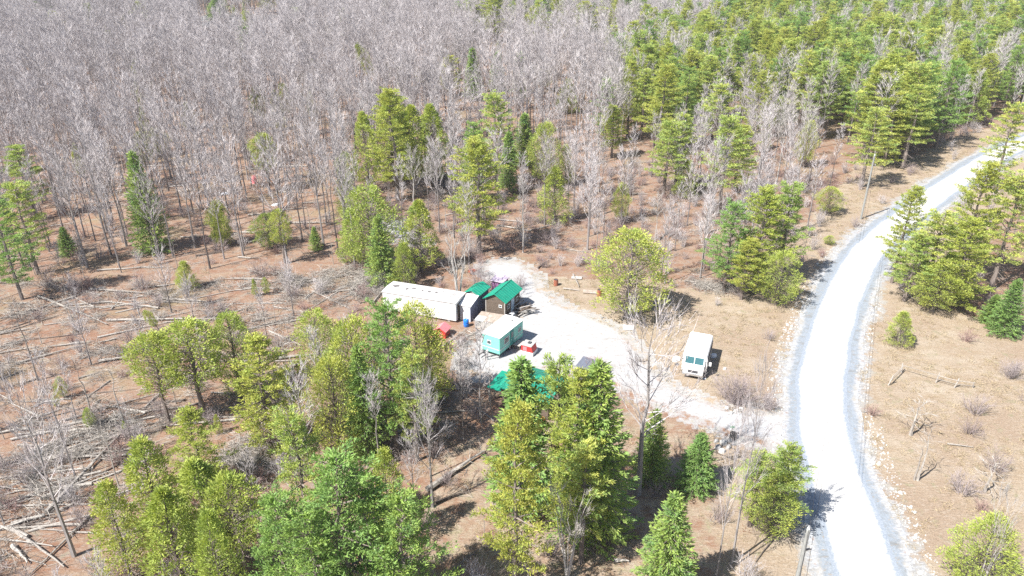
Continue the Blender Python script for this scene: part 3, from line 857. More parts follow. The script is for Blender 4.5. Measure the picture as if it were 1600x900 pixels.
# ------------------------------------------------------------------ the trees that can be told apart, one by one
random.seed(21)
FG = 'conifers in front of the yard'
MIDC = 'conifers round the clearing'
FAR = 'conifers scattered in the bare woods'
T = [
 # kind, tip x, tip y, foot y, crown width, variant, label, group
 ('pine', 395, 528, 702, 105, 4, 'bright yellow-green pine alone at the edge of the fallen logs, left of the big clump', FG),
 ('pine', 520, 712, 985, 190, 2, 'large dark green pine with a broad crown at the bottom edge of the photo', FG),
 ('pine', 455, 645, 865, 95, 1, 'narrow green pine rising behind the large dark pine at the bottom edge', FG),
 ('pine', 562, 742, 968, 150, 2, 'dark green pine with a broad crown pressed against the right of the largest dark pine', FG),
 ('pine', 476, 800, 1005, 140, 2, 'dark green pine cut by the bottom edge in front of the largest dark pine', FG),
 ('pine', 425, 775, 985, 140, 2, 'broad dark pine at the bottom edge just left of the largest dark pine', FG),
 ('pine', 622, 775, 990, 150, 2, 'broad dark pine at the bottom edge just right of the largest dark pine', FG),
 ('cedar', 230, 522, 660, 62, 3, 'olive cedar with a bare lower trunk, leftmost of three beside the log field', FG),
 ('cedar', 287, 503, 650, 80, 3, 'olive cedar with a bare lower trunk, middle of three beside the log field', FG),
 ('cedar', 352, 490, 622, 62, 1, 'olive cedar, rightmost of three beside the log field', FG),
 ('pine', 600, 476, 705, 120, 2, 'tall bright pine in the middle of the clump left of the teal trailer', FG),
 ('cedar', 545, 500, 680, 85, 1, 'rounded yellow-green cedar on the left flank of the clump by the long white trailer', FG),
 ('cedar', 648, 478, 640, 80, 1, 'olive cedar hiding the near wall of the long white trailer', FG),
 ('cedar', 668, 512, 628, 52, 2, 'small olive cedar beside the pink playhouse', FG),
 ('cedar', 490, 487, 592, 66, 1, 'small round pale cedar standing apart in the log field', FG),
 ('cedar', 512, 560, 720, 74, 1, 'yellowish cedar low on the near side of the clump left of the teal trailer', FG),
 ('spruce', 556, 540, 715, 66, 0, 'dark green spruce in the near face of the clump left of the teal trailer', FG),
 ('pine', 640, 545, 720, 70, 1, 'thin shaded pine at the right of the clump above the grey thicket', FG),
 ('pine', 292, 640, 768, 82, 4, 'short dark bluish pine below the three olive cedars', FG),
 ('cedar', 215, 690, 850, 92, 2, 'yellow cedar at the lower left, topmost of the big olive thicket', FG),
 ('cedar', 302, 722, 890, 84, 0, 'yellow cedar at the lower left, under the short dark bluish pine', FG),
 ('cedar', 160, 755, 905, 76, 2, 'yellow cedar at the lower left, nearest the pile of pale logs', FG),
 ('cedar', 352, 745, 915, 72, 3, 'yellow cedar at the lower left, touching the broad pine', FG),
 ('cedar', 248, 765, 935, 80, 0, 'yellow cedar at the lower left, in the middle of the olive thicket', FG),
 ('cedar', 320, 800, 985, 80, 2, 'yellow cedar at the lower left, cut by the bottom edge below the olive thicket', FG),
 ('spruce', 814, 562, 800, 96, 2, 'spruce with a slim pointed tip standing over the green cabin roof', FG),
 ('pine', 806, 640, 935, 118, 0, 'bright lime pine in front of the slim pointed spruce by the green cabin', FG),
 ('spruce', 936, 566, 835, 140, 0, 'tall dense spruce hiding the right end of the green cabin', FG),
 ('pine', 903, 585, 835, 100, 4, 'yellow-green pine pressed against the left of the tall dense spruce', FG),
 ('pine', 876, 556, 800, 92, 1, 'yellowish pine between the slim spruce and the tall dense spruce', FG),
 ('pine', 918, 690, 880, 80, 3, 'thin ragged pine with grey lower branches below the tall dense spruce', FG),
 ('spruce', 1027, 640, 750, 60, 0, 'young conical spruce behind the tall grey bare trunk by the driveway', FG),
 ('spruce', 1097, 677, 766, 63, 0, 'young conical spruce with a neat crown, nearest the driveway entrance', FG),
 ('spruce', 1056, 772, 945, 100, 0, 'conical spruce at the bottom edge, tallest of the three young ones', FG),
 ('pine', 1240, 696, 826, 76, 3, 'full green conifer right at the edge of the white road', FG),
 ('pine', 1192, 706, 822, 66, 3, 'full green conifer behind the roadside one, among bare saplings', FG),
 ('cedar', 1218, 740, 836, 70, 1, 'low green cedar in front of the roadside conifer', FG),
 ('cedar', 988, 360, 497, 96, 1, 'round yellow-green cedar alone on the near side of the woods above the white driveway', MIDC),
 ('pine', 1150, 318, 455, 82, 2, 'leftmost pine of the clump beside the bend of the road', MIDC),
 ('pine', 1200, 298, 450, 84, 0, 'middle pine of the clump beside the bend of the road', MIDC),
 ('pine', 1242, 285, 440, 72, 1, 'rightmost pine of the clump beside the bend of the road', MIDC),
 ('cedar', 1226, 395, 476, 58, 1, 'bushy cedar at the foot of the pine clump by the bend of the road', MIDC),
 ('pine', 1172, 375, 468, 62, 0, 'low pine at the front foot of the pine clump by the bend', MIDC),
 ('pine', 1430, 295, 442, 62, 0, 'pine leaning its crown over the road, left of the clump right of the road', MIDC),
 ('pine', 1480, 330, 472, 84, 1, 'broad low pine in front of the clump right of the road', MIDC),
 ('pine', 1548, 258, 440, 84, 0, 'tallest full pine in the clump right of the road', MIDC),
 ('pine', 1605, 270, 452, 84, 1, 'pine cut by the right edge, in the clump right of the road', MIDC),
 ('pine', 1525, 345, 482, 90, 4, 'low pine in the middle front of the clump right of the road', MIDC),
 ('pine', 1440, 366, 470, 70, 1, 'low pine nearest the road in the clump right of the road', MIDC),
 ('cedar', 1478, 412, 486, 58, 1, 'bushy cedar at the front foot of the clump right of the road', MIDC),
 ('pine', 1592, 160, 300, 60, 1, 'pine at the right edge where the road leaves the photo', MIDC),
 ('spruce', 1559, 460, 504, 36, 0, 'small conical spruce at the edge of the dry field, left of its twin', MIDC),
 ('spruce', 1594, 436, 522, 48, 0, 'small conical spruce at the right edge of the photo beside the dry field', MIDC),
 ('cedar', 1415, 488, 538, 36, 2, 'lone round cedar bush in the dry grass right of the road', MIDC),
 ('cedar', 1562, 812, 935, 80, 1, 'yellow-green cedar at the bottom right corner under the grey trunk', MIDC),
 ('pine', 745, 222, 395, 98, 0, 'tall bright pine with a bare lower trunk standing behind the two green roofs', MIDC),
 ('pine', 772, 145, 292, 66, 1, 'bright pine behind the tall one that stands over the green roofs', MIDC),
 ('cedar', 605, 148, 292, 40, 0, 'tallest yellow column cedar in the row above the clearing', MIDC),
 ('cedar', 566, 178, 300, 34, 0, 'leftmost yellow column cedar in the row above the clearing', MIDC),
 ('cedar', 640, 166, 288, 46, 0, 'column cedar second from the right in the row above the clearing', MIDC),
 ('cedar', 672, 164, 290, 42, 0, 'rightmost column cedar in the row above the clearing', MIDC),
 ('cedar', 625, 170, 284, 40, 2, 'column cedar in the middle of the row above the clearing', MIDC),
 ('cedar', 572, 293, 422, 76, 1, 'rounded olive cedar behind the brush pile left of the white trailer', MIDC),
 ('spruce', 590, 336, 446, 50, 0, 'dark spruce in front of the rounded olive cedar near the brush pile', MIDC),
 ('cedar', 546, 328, 412, 42, 2, 'small olive cedar left of the dark spruce near the brush pile', MIDC),
 ('cedar', 652, 315, 425, 46, 0, 'slim olive cedar beside the gravel path in the woods', MIDC),
 ('cedar', 628, 380, 452, 34, 2, 'small olive cedar by the far corner of the long white trailer', MIDC),
 ('spruce', 205, 236, 392, 58, 0, 'tall slim spruce alone in the bare woods at the left', MIDC),
 ('pine', 16, 285, 428, 72, 1, 'green pine at the left edge of the photo', MIDC),
 ('pine', 22, 222, 340, 56, 3, 'dark pine behind the one at the left edge of the photo', MIDC),
 ('pine', -20, 300, 470, 80, 2, 'broad pine cut by the left edge of the photo', MIDC),
 ('spruce', 95, 352, 396, 28, 0, 'small bright spruce at the edge of the left shadow by the clearing', MIDC),
 ('cedar', 868, 262, 350, 46, 2, 'yellow cedar cone in the brush above the dirt turnaround', MIDC),
 ('pine', 1048, 188, 308, 62, 1, 'pine standing in the brush above the round yellow cedar', MIDC),
 ('cedar', 1076, 250, 310, 34, 2, 'small cedar beside the pine above the round yellow cedar', MIDC),
 ('pine', 1160, 198, 302, 58, 0, 'pine in front of the dense stand, above the clump at the bend', MIDC),
 ('cedar', 852, 192, 292, 44, 1, 'pale lime cedar in the middle of the bare woods', FAR),
 ('pine', 960, 168, 248, 46, 0, 'pine at the left foot of the dense stand', FAR),
 ('cedar', 888, 125, 178, 32, 2, 'small cedar among the pale leafless trees', FAR),
 ('pine', 1010, 108, 218, 42, 3, 'slim pine at the left tip of the dense stand', FAR),
 ('pine', 1040, 106, 238, 72, 0, 'broad pine at the left edge of the dense stand', FAR),
 ('pine', 1078, 118, 228, 46, 1, 'pine second from the left edge of the dense stand', FAR),
 ('pine', 702, 88, 152, 46, 0, 'bushy green pine in the bare woods, left of two dark spires', FAR),
 ('spruce', 738, 76, 158, 28, 2, 'dark spruce spire in the bare woods, left of the pair', FAR),
 ('spruce', 777, 82, 156, 26, 2, 'dark spruce spire in the bare woods, right of the pair', FAR),
 ('spruce', 820, 178, 262, 34, 2, 'dark slim spruce in the woods above the green roofs', FAR),
 ('spruce', 795, 205, 300, 30, 2, 'dark slim spruce just right of the tall bright pine', FAR),
 ('pine', 770, -8, 66, 52, 0, 'pine at the top edge, first of the row in the centre', FAR),
 ('pine', 852, -12, 66, 58, 2, 'pine at the top edge, broadest of the row in the centre', FAR),
 ('pine', 912, 4, 66, 46, 0, 'pine at the top edge, third of the row in the centre', FAR),
 ('pine', 940, 10, 64, 34, 1, 'slim pine at the top edge, last of the row in the centre', FAR),
 ('spruce', 335, -6, 30, 34, 0, 'dark spruce at the top edge beside the pale rocky gap', FAR),
 ('pine', 345, -4, 26, 30, 1, 'pine at the top edge beside the pale rocky gap', FAR),
 ('pine', 415, -12, 20, 30, 0, 'pine at the top edge right of the pale rocky gap', FAR),
 ('cedar', 285, 408, 452, 30, 2, 'small green cedar at the edge of the log field', MIDC),
 ('cedar', 414, 334, 388, 40, 1, 'small round cedar by the upturned roots', MIDC),
 ('spruce', 490, 354, 390, 20, 0, 'tiny spruce beside the leafless trees above the log field', MIDC),
 ('cedar', 192, 22, 56, 18, 2, 'small yellow cedar high in the bare woods at the left', FAR),
 ('cedar', 212, 95, 172, 22, 0, 'thin olive cedar in the bare woods at the upper left', FAR),
 ('cedar', 290, 160, 200, 22, 2, 'small olive cedar in the bare woods right of the thin one', FAR),
 ('cedar', 240, 200, 245, 30, 1, 'low olive cedar above the tall slim spruce at the left', FAR),
 ('cedar', 408, 210, 300, 34, 3, 'thin ragged cedar beside the red tarp in the woods', FAR),
 ('cedar', 660, 105, 130, 22, 1, 'small olive cedar left of the bushy green pine in the bare woods', FAR),
 ('cedar', 1300, 292, 334, 34, 1, 'low olive cedar in the brush left of the utility pole', MIDC),
 ('cedar', 1298, 368, 382, 14, 1, 'tiny cedar bush in the dry verge left of the road', MIDC),
 ('pine', 1372, 168, 292, 62, 1, 'pine standing just behind the utility pole', MIDC),
 ('cedar', 1535, 112, 198, 34, 0, 'yellow column cedar at the edge of the dense stand near the road', MIDC),
]
for k, tx, ty, by, w, var, lab, grp in T:
    tree_px(k, tx, ty, by, w * {'pine': 1.24, 'spruce': 1.28, 'cedar': 1.18}[k], lab, grp, var)
# the conifer that leans on its neighbours
lx, ly, lh, _ = solve_tree(592, 66, 146)
tree('cedar', lx, ly, 15, 'leaning cedar with a bare dark trunk, tipping left out of the grey woods', FAR, rad=1.6, var=3, rz=0.0, lean=(0.0, -0.42))

lx, ly, lh, _ = solve_tree(243, 470, 525)
tree('cedar', lx, ly, 3.6, 'leaning sapling with a tuft of green on top, in the log field', MIDC, rad=0.5, var=3, rz=0.0, lean=(0.0, -0.45))

PALE = [
 ('pale', 712, 345, 480, 84, 1, 'white leafless tree with several stems rising beside the long white trailer'),
 ('pale', 642, 240, 334, 60, 0, 'white leafless tree in front of the column cedars'),
 ('pale', 955, 88, 168, 52, 0, 'whitest leafless tree in the pale patch of the upper woods'),
 ('pale', 915, 95, 166, 40, 2, 'pale leafless tree second from the right in the pale patch of the upper woods'),
 ('pale', 870, 96, 160, 38, 0, 'pale leafless tree at the left of the pale patch of the upper woods'),
 ('pale', 838, 108, 215, 44, 2, 'pale leafless tree below the pale patch of the upper woods'),
 ('pale', 1535, 55, 112, 54, 0, 'white leafless crown inside the dense pine stand near the right edge'),
 ('pale', 1392, 46, 84, 24, 0, 'small white leafless crown in the middle of the dense pine stand'),
 ('pale', 1556, 85, 150, 40, 2, 'slim pale tree beneath the white crown near the right edge'),
 ('pale', 1130, 195, 320, 38, 2, 'tall white trunk standing in the brush above the pine clump'),
 ('pale', 1232, 170, 290, 66, 0, 'pale leafless tree in the brush at the foot of the dense stand'),
 ('pale', 1265, 180, 300, 66, 0, 'pale leafless tree nearest the road at the foot of the dense stand'),
 ('pale', 1030, 305, 378, 40, 2, 'pale leaning trunk above the round yellow cedar'),
 ('pale', 1187, 310, 382, 30, 1, 'forked white tree inside the pine clump at the bend'),
 ('pale', 893, 755, 905, 96, 1, 'white branching birch at the bottom edge beside the lime pine'),
 ('pale', 600, 0, 96, 40, 2, 'lone white trunk near the top edge in the middle of the grey woods'),
 ('pale', 1590, 760, 940, 60, 1, 'pale grey tree at the bottom right corner above the yellow cedar'),
 ('pale', 818, 285, 395, 44, 2, 'white leafless tree right of the tall pine behind the green roofs'),
 ('pale', 940, 215, 300, 44, 2, 'pale leafless trunk in the middle brush above the turnaround'),
]
for k, tx, ty, by, w, var, lab in PALE:
    tree_px(k, tx, ty, by, w, lab, 'pale leafless trees', var)
BIGB = [
 ('big_bare', 1022, 505, 772, 135, 'tall grey leafless tree with a thick trunk standing in front of the driveway'),
 ('big_bare', 1195, 585, 880, 95, 'tall grey leafless tree behind the roadside cedars at the bottom'),
 ('big_bare', 1160, 655, 905, 70, 'slim leafless tree left of the roadside cedars at the bottom'),
 ('big_bare', 700, 118, 240, 100, 'wide spreading grey tree among the column cedars'),
 ('big_bare', 25, 610, 868, 90, 'dark leafless tree with a leaning trunk at the lower left edge'),
 ('big_bare', 664, 600, 792, 60, 'dead grey tree with a crooked trunk in the foreground opening'),
]
for k, tx, ty, by, w, lab in BIGB:
    tree_px(k, tx, ty, by, w * (1.45 if tx < 1100 else 0.85), lab, 'large leafless trees')
SNAG = [
 (97, 444, 512, 12, 'broken dead stub at the left with a toppled top beside it'), (34, 362, 430, 10, 'pale leaning dead pole at the left edge of the woods'),
 (18, 470, 595, 26, 'thin dark dead tree at the left edge of the log field'), (165, 560, 665, 26, 'thin dead tree in the middle of the log field'),
 (118, 565, 650, 24, 'thin dead tree left of the olive cedars in the log field'), (103, 645, 738, 10, 'leaning dead post above the pale log pile'),
 (150, 640, 760, 22, 'dead tree standing over the pale log pile'), (1440, 622, 680, 20, 'white dead stem with one side branch in the dry field'),
 (1447, 690, 750, 14, 'white dead stem, left of a pair in the dry field'), (1458, 672, 751, 16, 'white dead stem, right of a pair in the dry field'),
 (1556, 720, 768, 20, 'grey dead stump tree in the dry field near the right edge'), (765, 560, 640, 14, 'thin dead pole below the teal trailer'),
 (1347, 118, 205, 12, 'dead white trunk at the edge of the pine stand by the road'),
]
for tx, ty, by, w, lab in SNAG:
    tree_px('snag', tx, ty, by, w * (1.7 if tx < 1400 else 3.6), lab, 'standing dead trees')

# ------------------------------------------------------------------ buildings, vehicles and things in the yard
BLD = []     # footprints kept clear of trees and sticks

def gable_roof(mb, w, l, z, rise, ov, th=0.06, y0=0.0):
    """Two sloping slabs over a w x l footprint centred on x, ridge along y."""
    hw = w / 2 + ov
    zb = z - ov * rise / (w / 2)
    for s in (-1, 1):
        vs = [Vector((s * hw, y0 - ov, zb)), Vector((0, y0 - ov, z + rise)), Vector((0, y0 + l + ov, z + rise)), Vector((s * hw, y0 + l + ov, zb))]
        vs += [v + Vector((0, 0, th)) for v in vs]
        mb.add(vs, [(0, 1, 2, 3), (7, 6, 5, 4), (0, 4, 5, 1), (1, 5, 6, 2), (2, 6, 7, 3), (3, 7, 4, 0)] if s < 0 else [(3, 2, 1, 0), (4, 5, 6, 7), (1, 5, 4, 0), (2, 6, 5, 1), (3, 7, 6, 2), (0, 4, 7, 3)])

def ribs(root_name, w, l, z, rise, ov, mat, parent, step=0.45, th=0.06, y0=0.0):
    hw = w / 2 + ov
    zb = z - ov * rise / (w / 2) + th
    n = int((l + 2 * ov) / step)
    for s in (-1, 1):
        me = None
        for i in range(n + 1):
            y = y0 - ov + 0.03 + i * (l + 2 * ov - 0.06) / n
            if me is None:
                mb = MB(); mb.tube([Vector((s * hw, 0, zb)), Vector((0, 0, z + rise + th))], [0.022, 0.022], 4); me = mb.mesh('roof_rib', mat)
            r = link(root_name, me, parent); r.location.y = y

def window(parent, loc, w, h, axis_, frame_mat, name='window', glass='glass'):
    """A framed pane standing 3 cm proud of a wall; axis_ is the wall's outward side."""
    mb = MB(); f = 0.06
    def bx(a0, a1, z0, z1, d0, d1):
        if axis_ == '-y': mb.box(a0, a1, -d1, -d0, z0, z1)
        elif axis_ == 'x': mb.box(d0, d1, a0, a1, z0, z1)
        elif axis_ == '-x': mb.box(-d1, -d0, a0, a1, z0, z1)
        else: mb.box(a0, a1, d0, d1, z0, z1)
    bx(-w / 2, -w / 2 + f, 0, h, 0.003, 0.05); bx(w / 2 - f, w / 2, 0, h, 0.003, 0.05)
    bx(-w / 2 + f, w / 2 - f, 0, f, 0.003, 0.05); bx(-w / 2 + f, w / 2 - f, h - f, h, 0.003, 0.05)
    o = mb.build(name, frame_mat, parent); o.location = loc
    mb = MB(); bx(-w / 2 + f, w / 2 - f, f, h - f, 0.004, 0.025)
    mb.build('pane', M[glass], o)
    return o

def wheel(parent, loc, r, w, along_y=True):
    """Axle along local x."""
    mb = MB(); mb.tube([Vector((-w / 2, 0, 0)), Vector((-w * 0.42, 0, 0)), Vector((w * 0.42, 0, 0)), Vector((w / 2, 0, 0))], [r * 0.9, r, r, r * 0.9], 16)
    o = mb.build('wheel', M['black'], parent); o.location = loc
    mb = MB(); mb.tube([Vector((-w / 2 - 0.012, 0, 0)), Vector((w / 2 + 0.012, 0, 0))], [r * 0.55, r * 0.55], 12)
    mb.build('rim', M['chrome'], o)
    return o

# --- teal travel trailer (front-left corner is the origin; x along its front, y along its length)
A = g(781, 561); ang = math.atan2(-1.2, 1.95)
W_, L_ = 2.3, 4.9
xdir = Vector((math.cos(ang), math.sin(ang), 0)); ydir = Vector((-xdir.y, xdir.x, 0))
org = A - xdir * W_
tt = thing('travel_trailer', 'teal travel trailer with a white roof parked on the pale gravel', 'trailer', org, ang)
BLD.append((org, xdir, ydir, W_, L_, 1.0))
z0, z1 = 0.5, 2.55
mb = MB(); mb.box(0, W_, 0, L_, z0, z1); mb.build('body', M['teal'], tt, bevel=0.08)
mb = MB(); mb.prism([(-0.06, z1 + 0.003), (W_ + 0.06, z1 + 0.003), (W_ + 0.06, z1 + 0.05), (W_ * 0.5, z1 + 0.12), (-0.06, z1 + 0.05)], -0.06, L_ + 0.06); mb.build('roof', M['white_roof'], tt, bevel=0.02)
for ry, rx in ((3.9, 1.3), (2.0, 1.05)):
    mb = MB(); mb.box(-0.18, 0.18, -0.18, 0.18, 0, 0.12); o = mb.build('roof_vent', M['grey_lid'] if ry > 3 else M['white_paint'], tt, bevel=0.02); o.location = (rx, ry, z1 + 0.10)
window(tt, (0.95, 0, 1.45), 0.55, 0.5, '-y', M['white_paint'])
window(tt, (W_, 1.35, 1.35), 0.95, 0.75, 'x', M['white_paint'])
window(tt, (W_, 4.1, 1.45), 0.6, 0.55, 'x', M['white_paint'])
mb = MB(); mb.box(W_ + 0.003, W_ + 0.05, 2.15, 2.85, 0.62, 2.4); d = mb.build('door', M['teal_dark'], tt)
mb = MB(); mb.box(W_ + 0.052, W_ + 0.07, 2.3, 2.7, 1.55, 2.2); mb.build('pane', M['glass'], d)
mb = MB(); mb.box(W_ + 0.052, W_ + 0.09, 2.22, 2.30, 1.28, 1.38); mb.build('handle', M['chrome'], d)
mb = MB(); mb.box(W_ + 0.003, W_ + 0.02, 0.05, L_ - 0.05, 1.02, 1.09); mb.box(0.05, W_ - 0.05, -0.02, -0.003, 1.02, 1.09); mb.build('trim_strip', M['white_paint'], tt)
mb = MB(); mb.box(0.25, 0.37, -1.1, L_ - 0.1, 0.36, 0.497); mb.box(W_ - 0.37, W_ - 0.25, 0.0, L_ - 0.1, 0.36, 0.497)
mb.tube([Vector((0.3, 0, 0.43)), Vector((W_ / 2, -1.1, 0.43))], [0.05, 0.05], 6); mb.tube([Vector((W_ - 0.3, 0, 0.43)), Vector((W_ / 2, -1.1, 0.43))], [0.05, 0.05], 6)
mb.build('chassis', M['chassis'], tt)
mb = MB(); mb.tube([Vector((W_ / 2, -1.05, 0.0)), Vector((W_ / 2, -1.05, 0.75))], [0.04, 0.04], 8); mb.build('jack', M['chassis'], tt)
mb = MB(); mb.tube([Vector((W_ / 2 - 0.17, -0.5, 0.62)), Vector((W_ / 2 - 0.17, -0.5, 0.95))], [0.15, 0.13], 12); mb.build('gas_bottle', M['white_paint'], tt)
for y in (2.15, 2.85):
    for x in (0.14, W_ - 0.14): wheel(tt, (x, y, 0.33), 0.33, 0.22)
for x, y in ((0.1, 0.1), (W_ - 0.1, 0.1)):
    mb = MB(); mb.box(x - 0.06, x + 0.06, y - 0.06, y + 0.06, 0.0, 0.497); mb.build('leg', M['chassis'], tt)
# step platform beside its door
sp = thing('step_platform', 'flat grey step platform against the side of the teal trailer', 'platform', tt.matrix_basis @ Vector((W_ + 0.55, 3.2, 0)), ang)
mb = MB()
for i in range(6):
    b = MB(); b.box(-0.42, 0.42, -0.62 + i * 0.207, -0.62 + i * 0.207 + 0.19, 0.55, 0.60); b.build('plank', M['board_grey'], sp)
for sx in (-1, 1):
    for sy in (-1, 1):
        b = MB(); b.box(sx * 0.36 - 0.04, sx * 0.36 + 0.04, sy * 0.5 - 0.04, sy * 0.5 + 0.04, 0, 0.547); b.build('leg', M['board'], sp)
# red box trailer
q = g(826, 552)
rb = thing('red_hut', 'small red hut with a grey top and white base next to the teal trailer', 'hut', q, ang + 0.1)
mb = MB(); mb.box(-0.75, 0.75, -0.55, 0.75, 0.05, 0.45); mb.build('base', M['white_paint'], rb, bevel=0.02)
mb = MB(); mb.prism([(-0.70, 0.453), (0.70, 0.453), (0.52, 1.15), (-0.66, 1.15)], -0.50, 0.70); mb.build('body', M['red'], rb, bevel=0.02)
mb = MB(); mb.box(-0.70, 0.56, -0.54, 0.74, 1.153, 1.22); mb.build('roof', M['grey_lid'], rb, bevel=0.02)
mb = MB(); mb.box(-0.45, 0.0, -0.53, -0.503, 0.55, 1.05); mb.build('door', M['pink'], rb)
mb = MB(); mb.box(-0.15, 0.2, 0.0, 0.4, 1.223, 1.32); mb.build('vent', M['chassis'], rb)

# --- long white trailer building
B0 = g(713, 505); ang = R(-19); Lw, Dw, Hw = 9.6, 3.0, 2.6
xdir = Vector((math.cos(ang), math.sin(ang), 0)); ydir = Vector((-xdir.y, xdir.x, 0))
org = B0 - xdir * Lw
wt = thing('white_trailer', 'long white trailer building with a patched flat roof beside the leafless white tree', 'trailer', org, ang)
BLD.append((org, xdir, ydir, Lw + 2, Dw, 0.8))
mb = MB(); mb.box(0, Lw, 0, Dw, 0.25, Hw); mb.build('body', M['white_paint'], wt, bevel=0.04)
mb = MB(); mb.prism_x([(-0.08, Hw + 0.003), (Dw + 0.08, Hw + 0.003), (Dw + 0.08, Hw + 0.06), (Dw / 2, Hw + 0.16), (-0.08, Hw + 0.06)], -0.08, Lw + 0.08)
mb.build('roof', M['patched_roof'], wt)
random.seed(5)
for i, (x, y, w, l) in enumerate(((1.0, 1.7, 0.9, 0.5), (2.6, 1.5, 0.5, 0.4), (3.3, 1.9, 0.8, 0.35), (4.6, 1.6, 0.45, 0.3), (5.5, 1.6, 0.6, 0.3), (6.4, 1.75, 0.4, 0.4))):
    mb = MB()
    k = 9
    ring = [Vector((x + w * 0.5 * math.cos(6.283 * j / k) * rnd(0.5, 1.1), y + l * 0.8 * math.sin(6.283 * j / k) * rnd(0.5, 1.1), 0)) for j in range(k)]
    for v in ring: v.z = Hw + 0.06 + 0.10 * (1 - abs(v.y - Dw / 2) / (Dw / 2 + 0.08)) + 0.006
    top = [v + Vector((0, 0, 0.012)) for v in ring]
    mb.add(ring + top, [tuple(range(k, 2 * k))] + [(j, (j + 1) % k, k + (j + 1) % k, k + j) for j in range(k)])
    mb.build('roof_patch', M['roof_stain'], wt)
for i in range(11):
    x = 7.0 + i * 0.24
    mb = MB(); mb.tube([Vector((x, 1.15, Hw + 0.155)), Vector((x + 0.05, 2.5, Hw + 0.115))], [0.022, 0.022], 4); mb.build('roof_slat', M['roof_stain'], wt)
for i in range(8):
    mb = MB(); mb.box(0.6 + i * 1.18, 0.64 + i * 1.18, -0.025, -0.003, 0.3, Hw - 0.02); mb.build('wall_rib', M['white_paint'], wt)
mb = MB(); mb.box(Lw + 0.003, Lw + 0.03, 0.4, 1.3, 0.35, 2.3); mb.build('end_door', M['board'], wt)
for x in (0.8, 3.4, 6.0, 8.6):
    for y in (0.25, Dw - 0.25):
        mb = MB(); mb.box(x - 0.15, x + 0.15, y - 0.15, y + 0.15, 0, 0.247); mb.build('leg', M['rock'], wt)
# entry porch with the shade of its side put into slate-blue colour
ox = Lw + 0.12
pr = thing('entry_porch', 'white fronted entry porch with shade coloured slate blue side at the white trailer end', 'porch', wt.matrix_basis @ Vector((ox, 0.9, 0)), ang + R(-4))
mb = MB(); mb.box(0, 1.35, 0, 0.06, 0, 2.0); mb.build('front_wall', M['white_paint'], pr)
for i in range(8):
    mb = MB(); mb.box(1.353, 1.40, 0.0 + i * 0.265, 0.0 + i * 0.265 + 0.255, 0, 2.05 + i * 0.05); mb.build('board', M['shade_blue'], pr)
mb = MB(); mb.prism_x([(-0.1, 2.03), (2.2, 2.48), (2.2, 2.54), (-0.1, 2.09)], -0.1, 1.5); mb.build('roof', M['white_roof'], pr)
mb = MB(); mb.box(0.45, 1.15, -0.03, -0.003, 0.1, 1.85); mb.build('door', M['white_roof'], pr)
# blue barrel
q = g(728.5, 510)
bb = thing('blue_barrel', 'bright blue plastic barrel standing in front of the entry porch', 'barrel', q)
mb = MB(); mb.tube([Vector((0, 0, z)) for z in (0, 0.06, 0.3, 0.33, 0.36, 0.62, 0.65, 0.68, 0.9, 0.95)], [0.27, 0.3, 0.31, 0.325, 0.31, 0.31, 0.325, 0.31, 0.30, 0.26], 18); mb.build('body', M['blue'], bb, smooth=True)
mb = MB(); mb.tube([Vector((0.1, 0, 0.952)), Vector((0.1, 0, 0.99))], [0.05, 0.05], 10); mb.build('cap', M['white_paint'], bb)

# --- small shed with a green roof behind the porch
q = g(738.5, 487); ang = R(-27)
gs = thing('garden_shed', 'small grey shed with a green gable roof and two little windows', 'shed', q, ang)
BLD.append((q, Vector((math.cos(ang), math.sin(ang), 0)), Vector((-math.sin(ang), math.cos(ang), 0)), 2.2, 2.6, 0.6))
w, l, z, rise = 1.75, 2.5, 2.5, 0.42
mb = MB(); mb.prism([(-w / 2, 0.1), (w / 2, 0.1), (w / 2, z), (0, z + rise), (-w / 2, z)], 0, l); gs_w = mb.build('wall', M['shade_blue'], gs)  # shade on the right wall is painted into this body colour
for i in range(9):
    xx = -w / 2 + i * w / 9
    hh = z + rise * (1 - abs(xx + w / 18) / (w / 2)) - 0.06
    mb = MB(); mb.box(xx + 0.005, xx + w / 9 - 0.005, -0.03, -0.003, 0.12, hh); mb.build('board', M['board_grey'], gs)
mb = MB(); gable_roof(mb, w, l, z, rise, 0.22); mb.build('roof', M['green_metal'], gs)
ribs('roof_rib', w, l, z, rise, 0.22, M['green_metal'], gs)
for x in (-0.12, 0.14): window(gs, (x, -0.03, 1.85), 0.2, 0.26, '-y', M['board_grey'])
mb = MB(); mb.box(w / 2 + 0.003, w / 2 + 0.05, 0.8, 1.6, 0.15, 2.05); d = mb.build('door', M['shade_blue'], gs)
mb = MB(); mb.box(w / 2 + 0.052, w / 2 + 0.10, 0.88, 0.94, 1.0, 1.15); mb.build('handle', M['chassis'], d)

# --- plum shed with a faded roof
q = g(777, 457); ang = R(-27)
ps = thing('plum_shed', 'tiny plum shed with a faded mauve roof behind the brown cabin', 'shed', q, ang)
mb = MB(); mb.box(-0.8, 0.8, 0, 1.5, 0, 1.55); mb.build('wall', M['plum'], ps)
for i in range(7):
    mb = MB(); mb.box(-0.8 + i * 0.229 + 0.006, -0.8 + (i + 1) * 0.229 - 0.006, -0.025, -0.003, 0.02, 1.5); mb.build('board', M['plum'], ps)
mb = MB(); mb.prism_x([(-0.2, 1.56), (1.7, 1.75), (1.7, 1.81), (-0.2, 1.62)], -0.95, 0.95); mb.build('roof', M['mauve'], ps)
mb = MB(); mb.box(-0.3, 0.3, -0.05, -0.028, 0.05, 1.35); mb.build('door', M['plum'], ps)

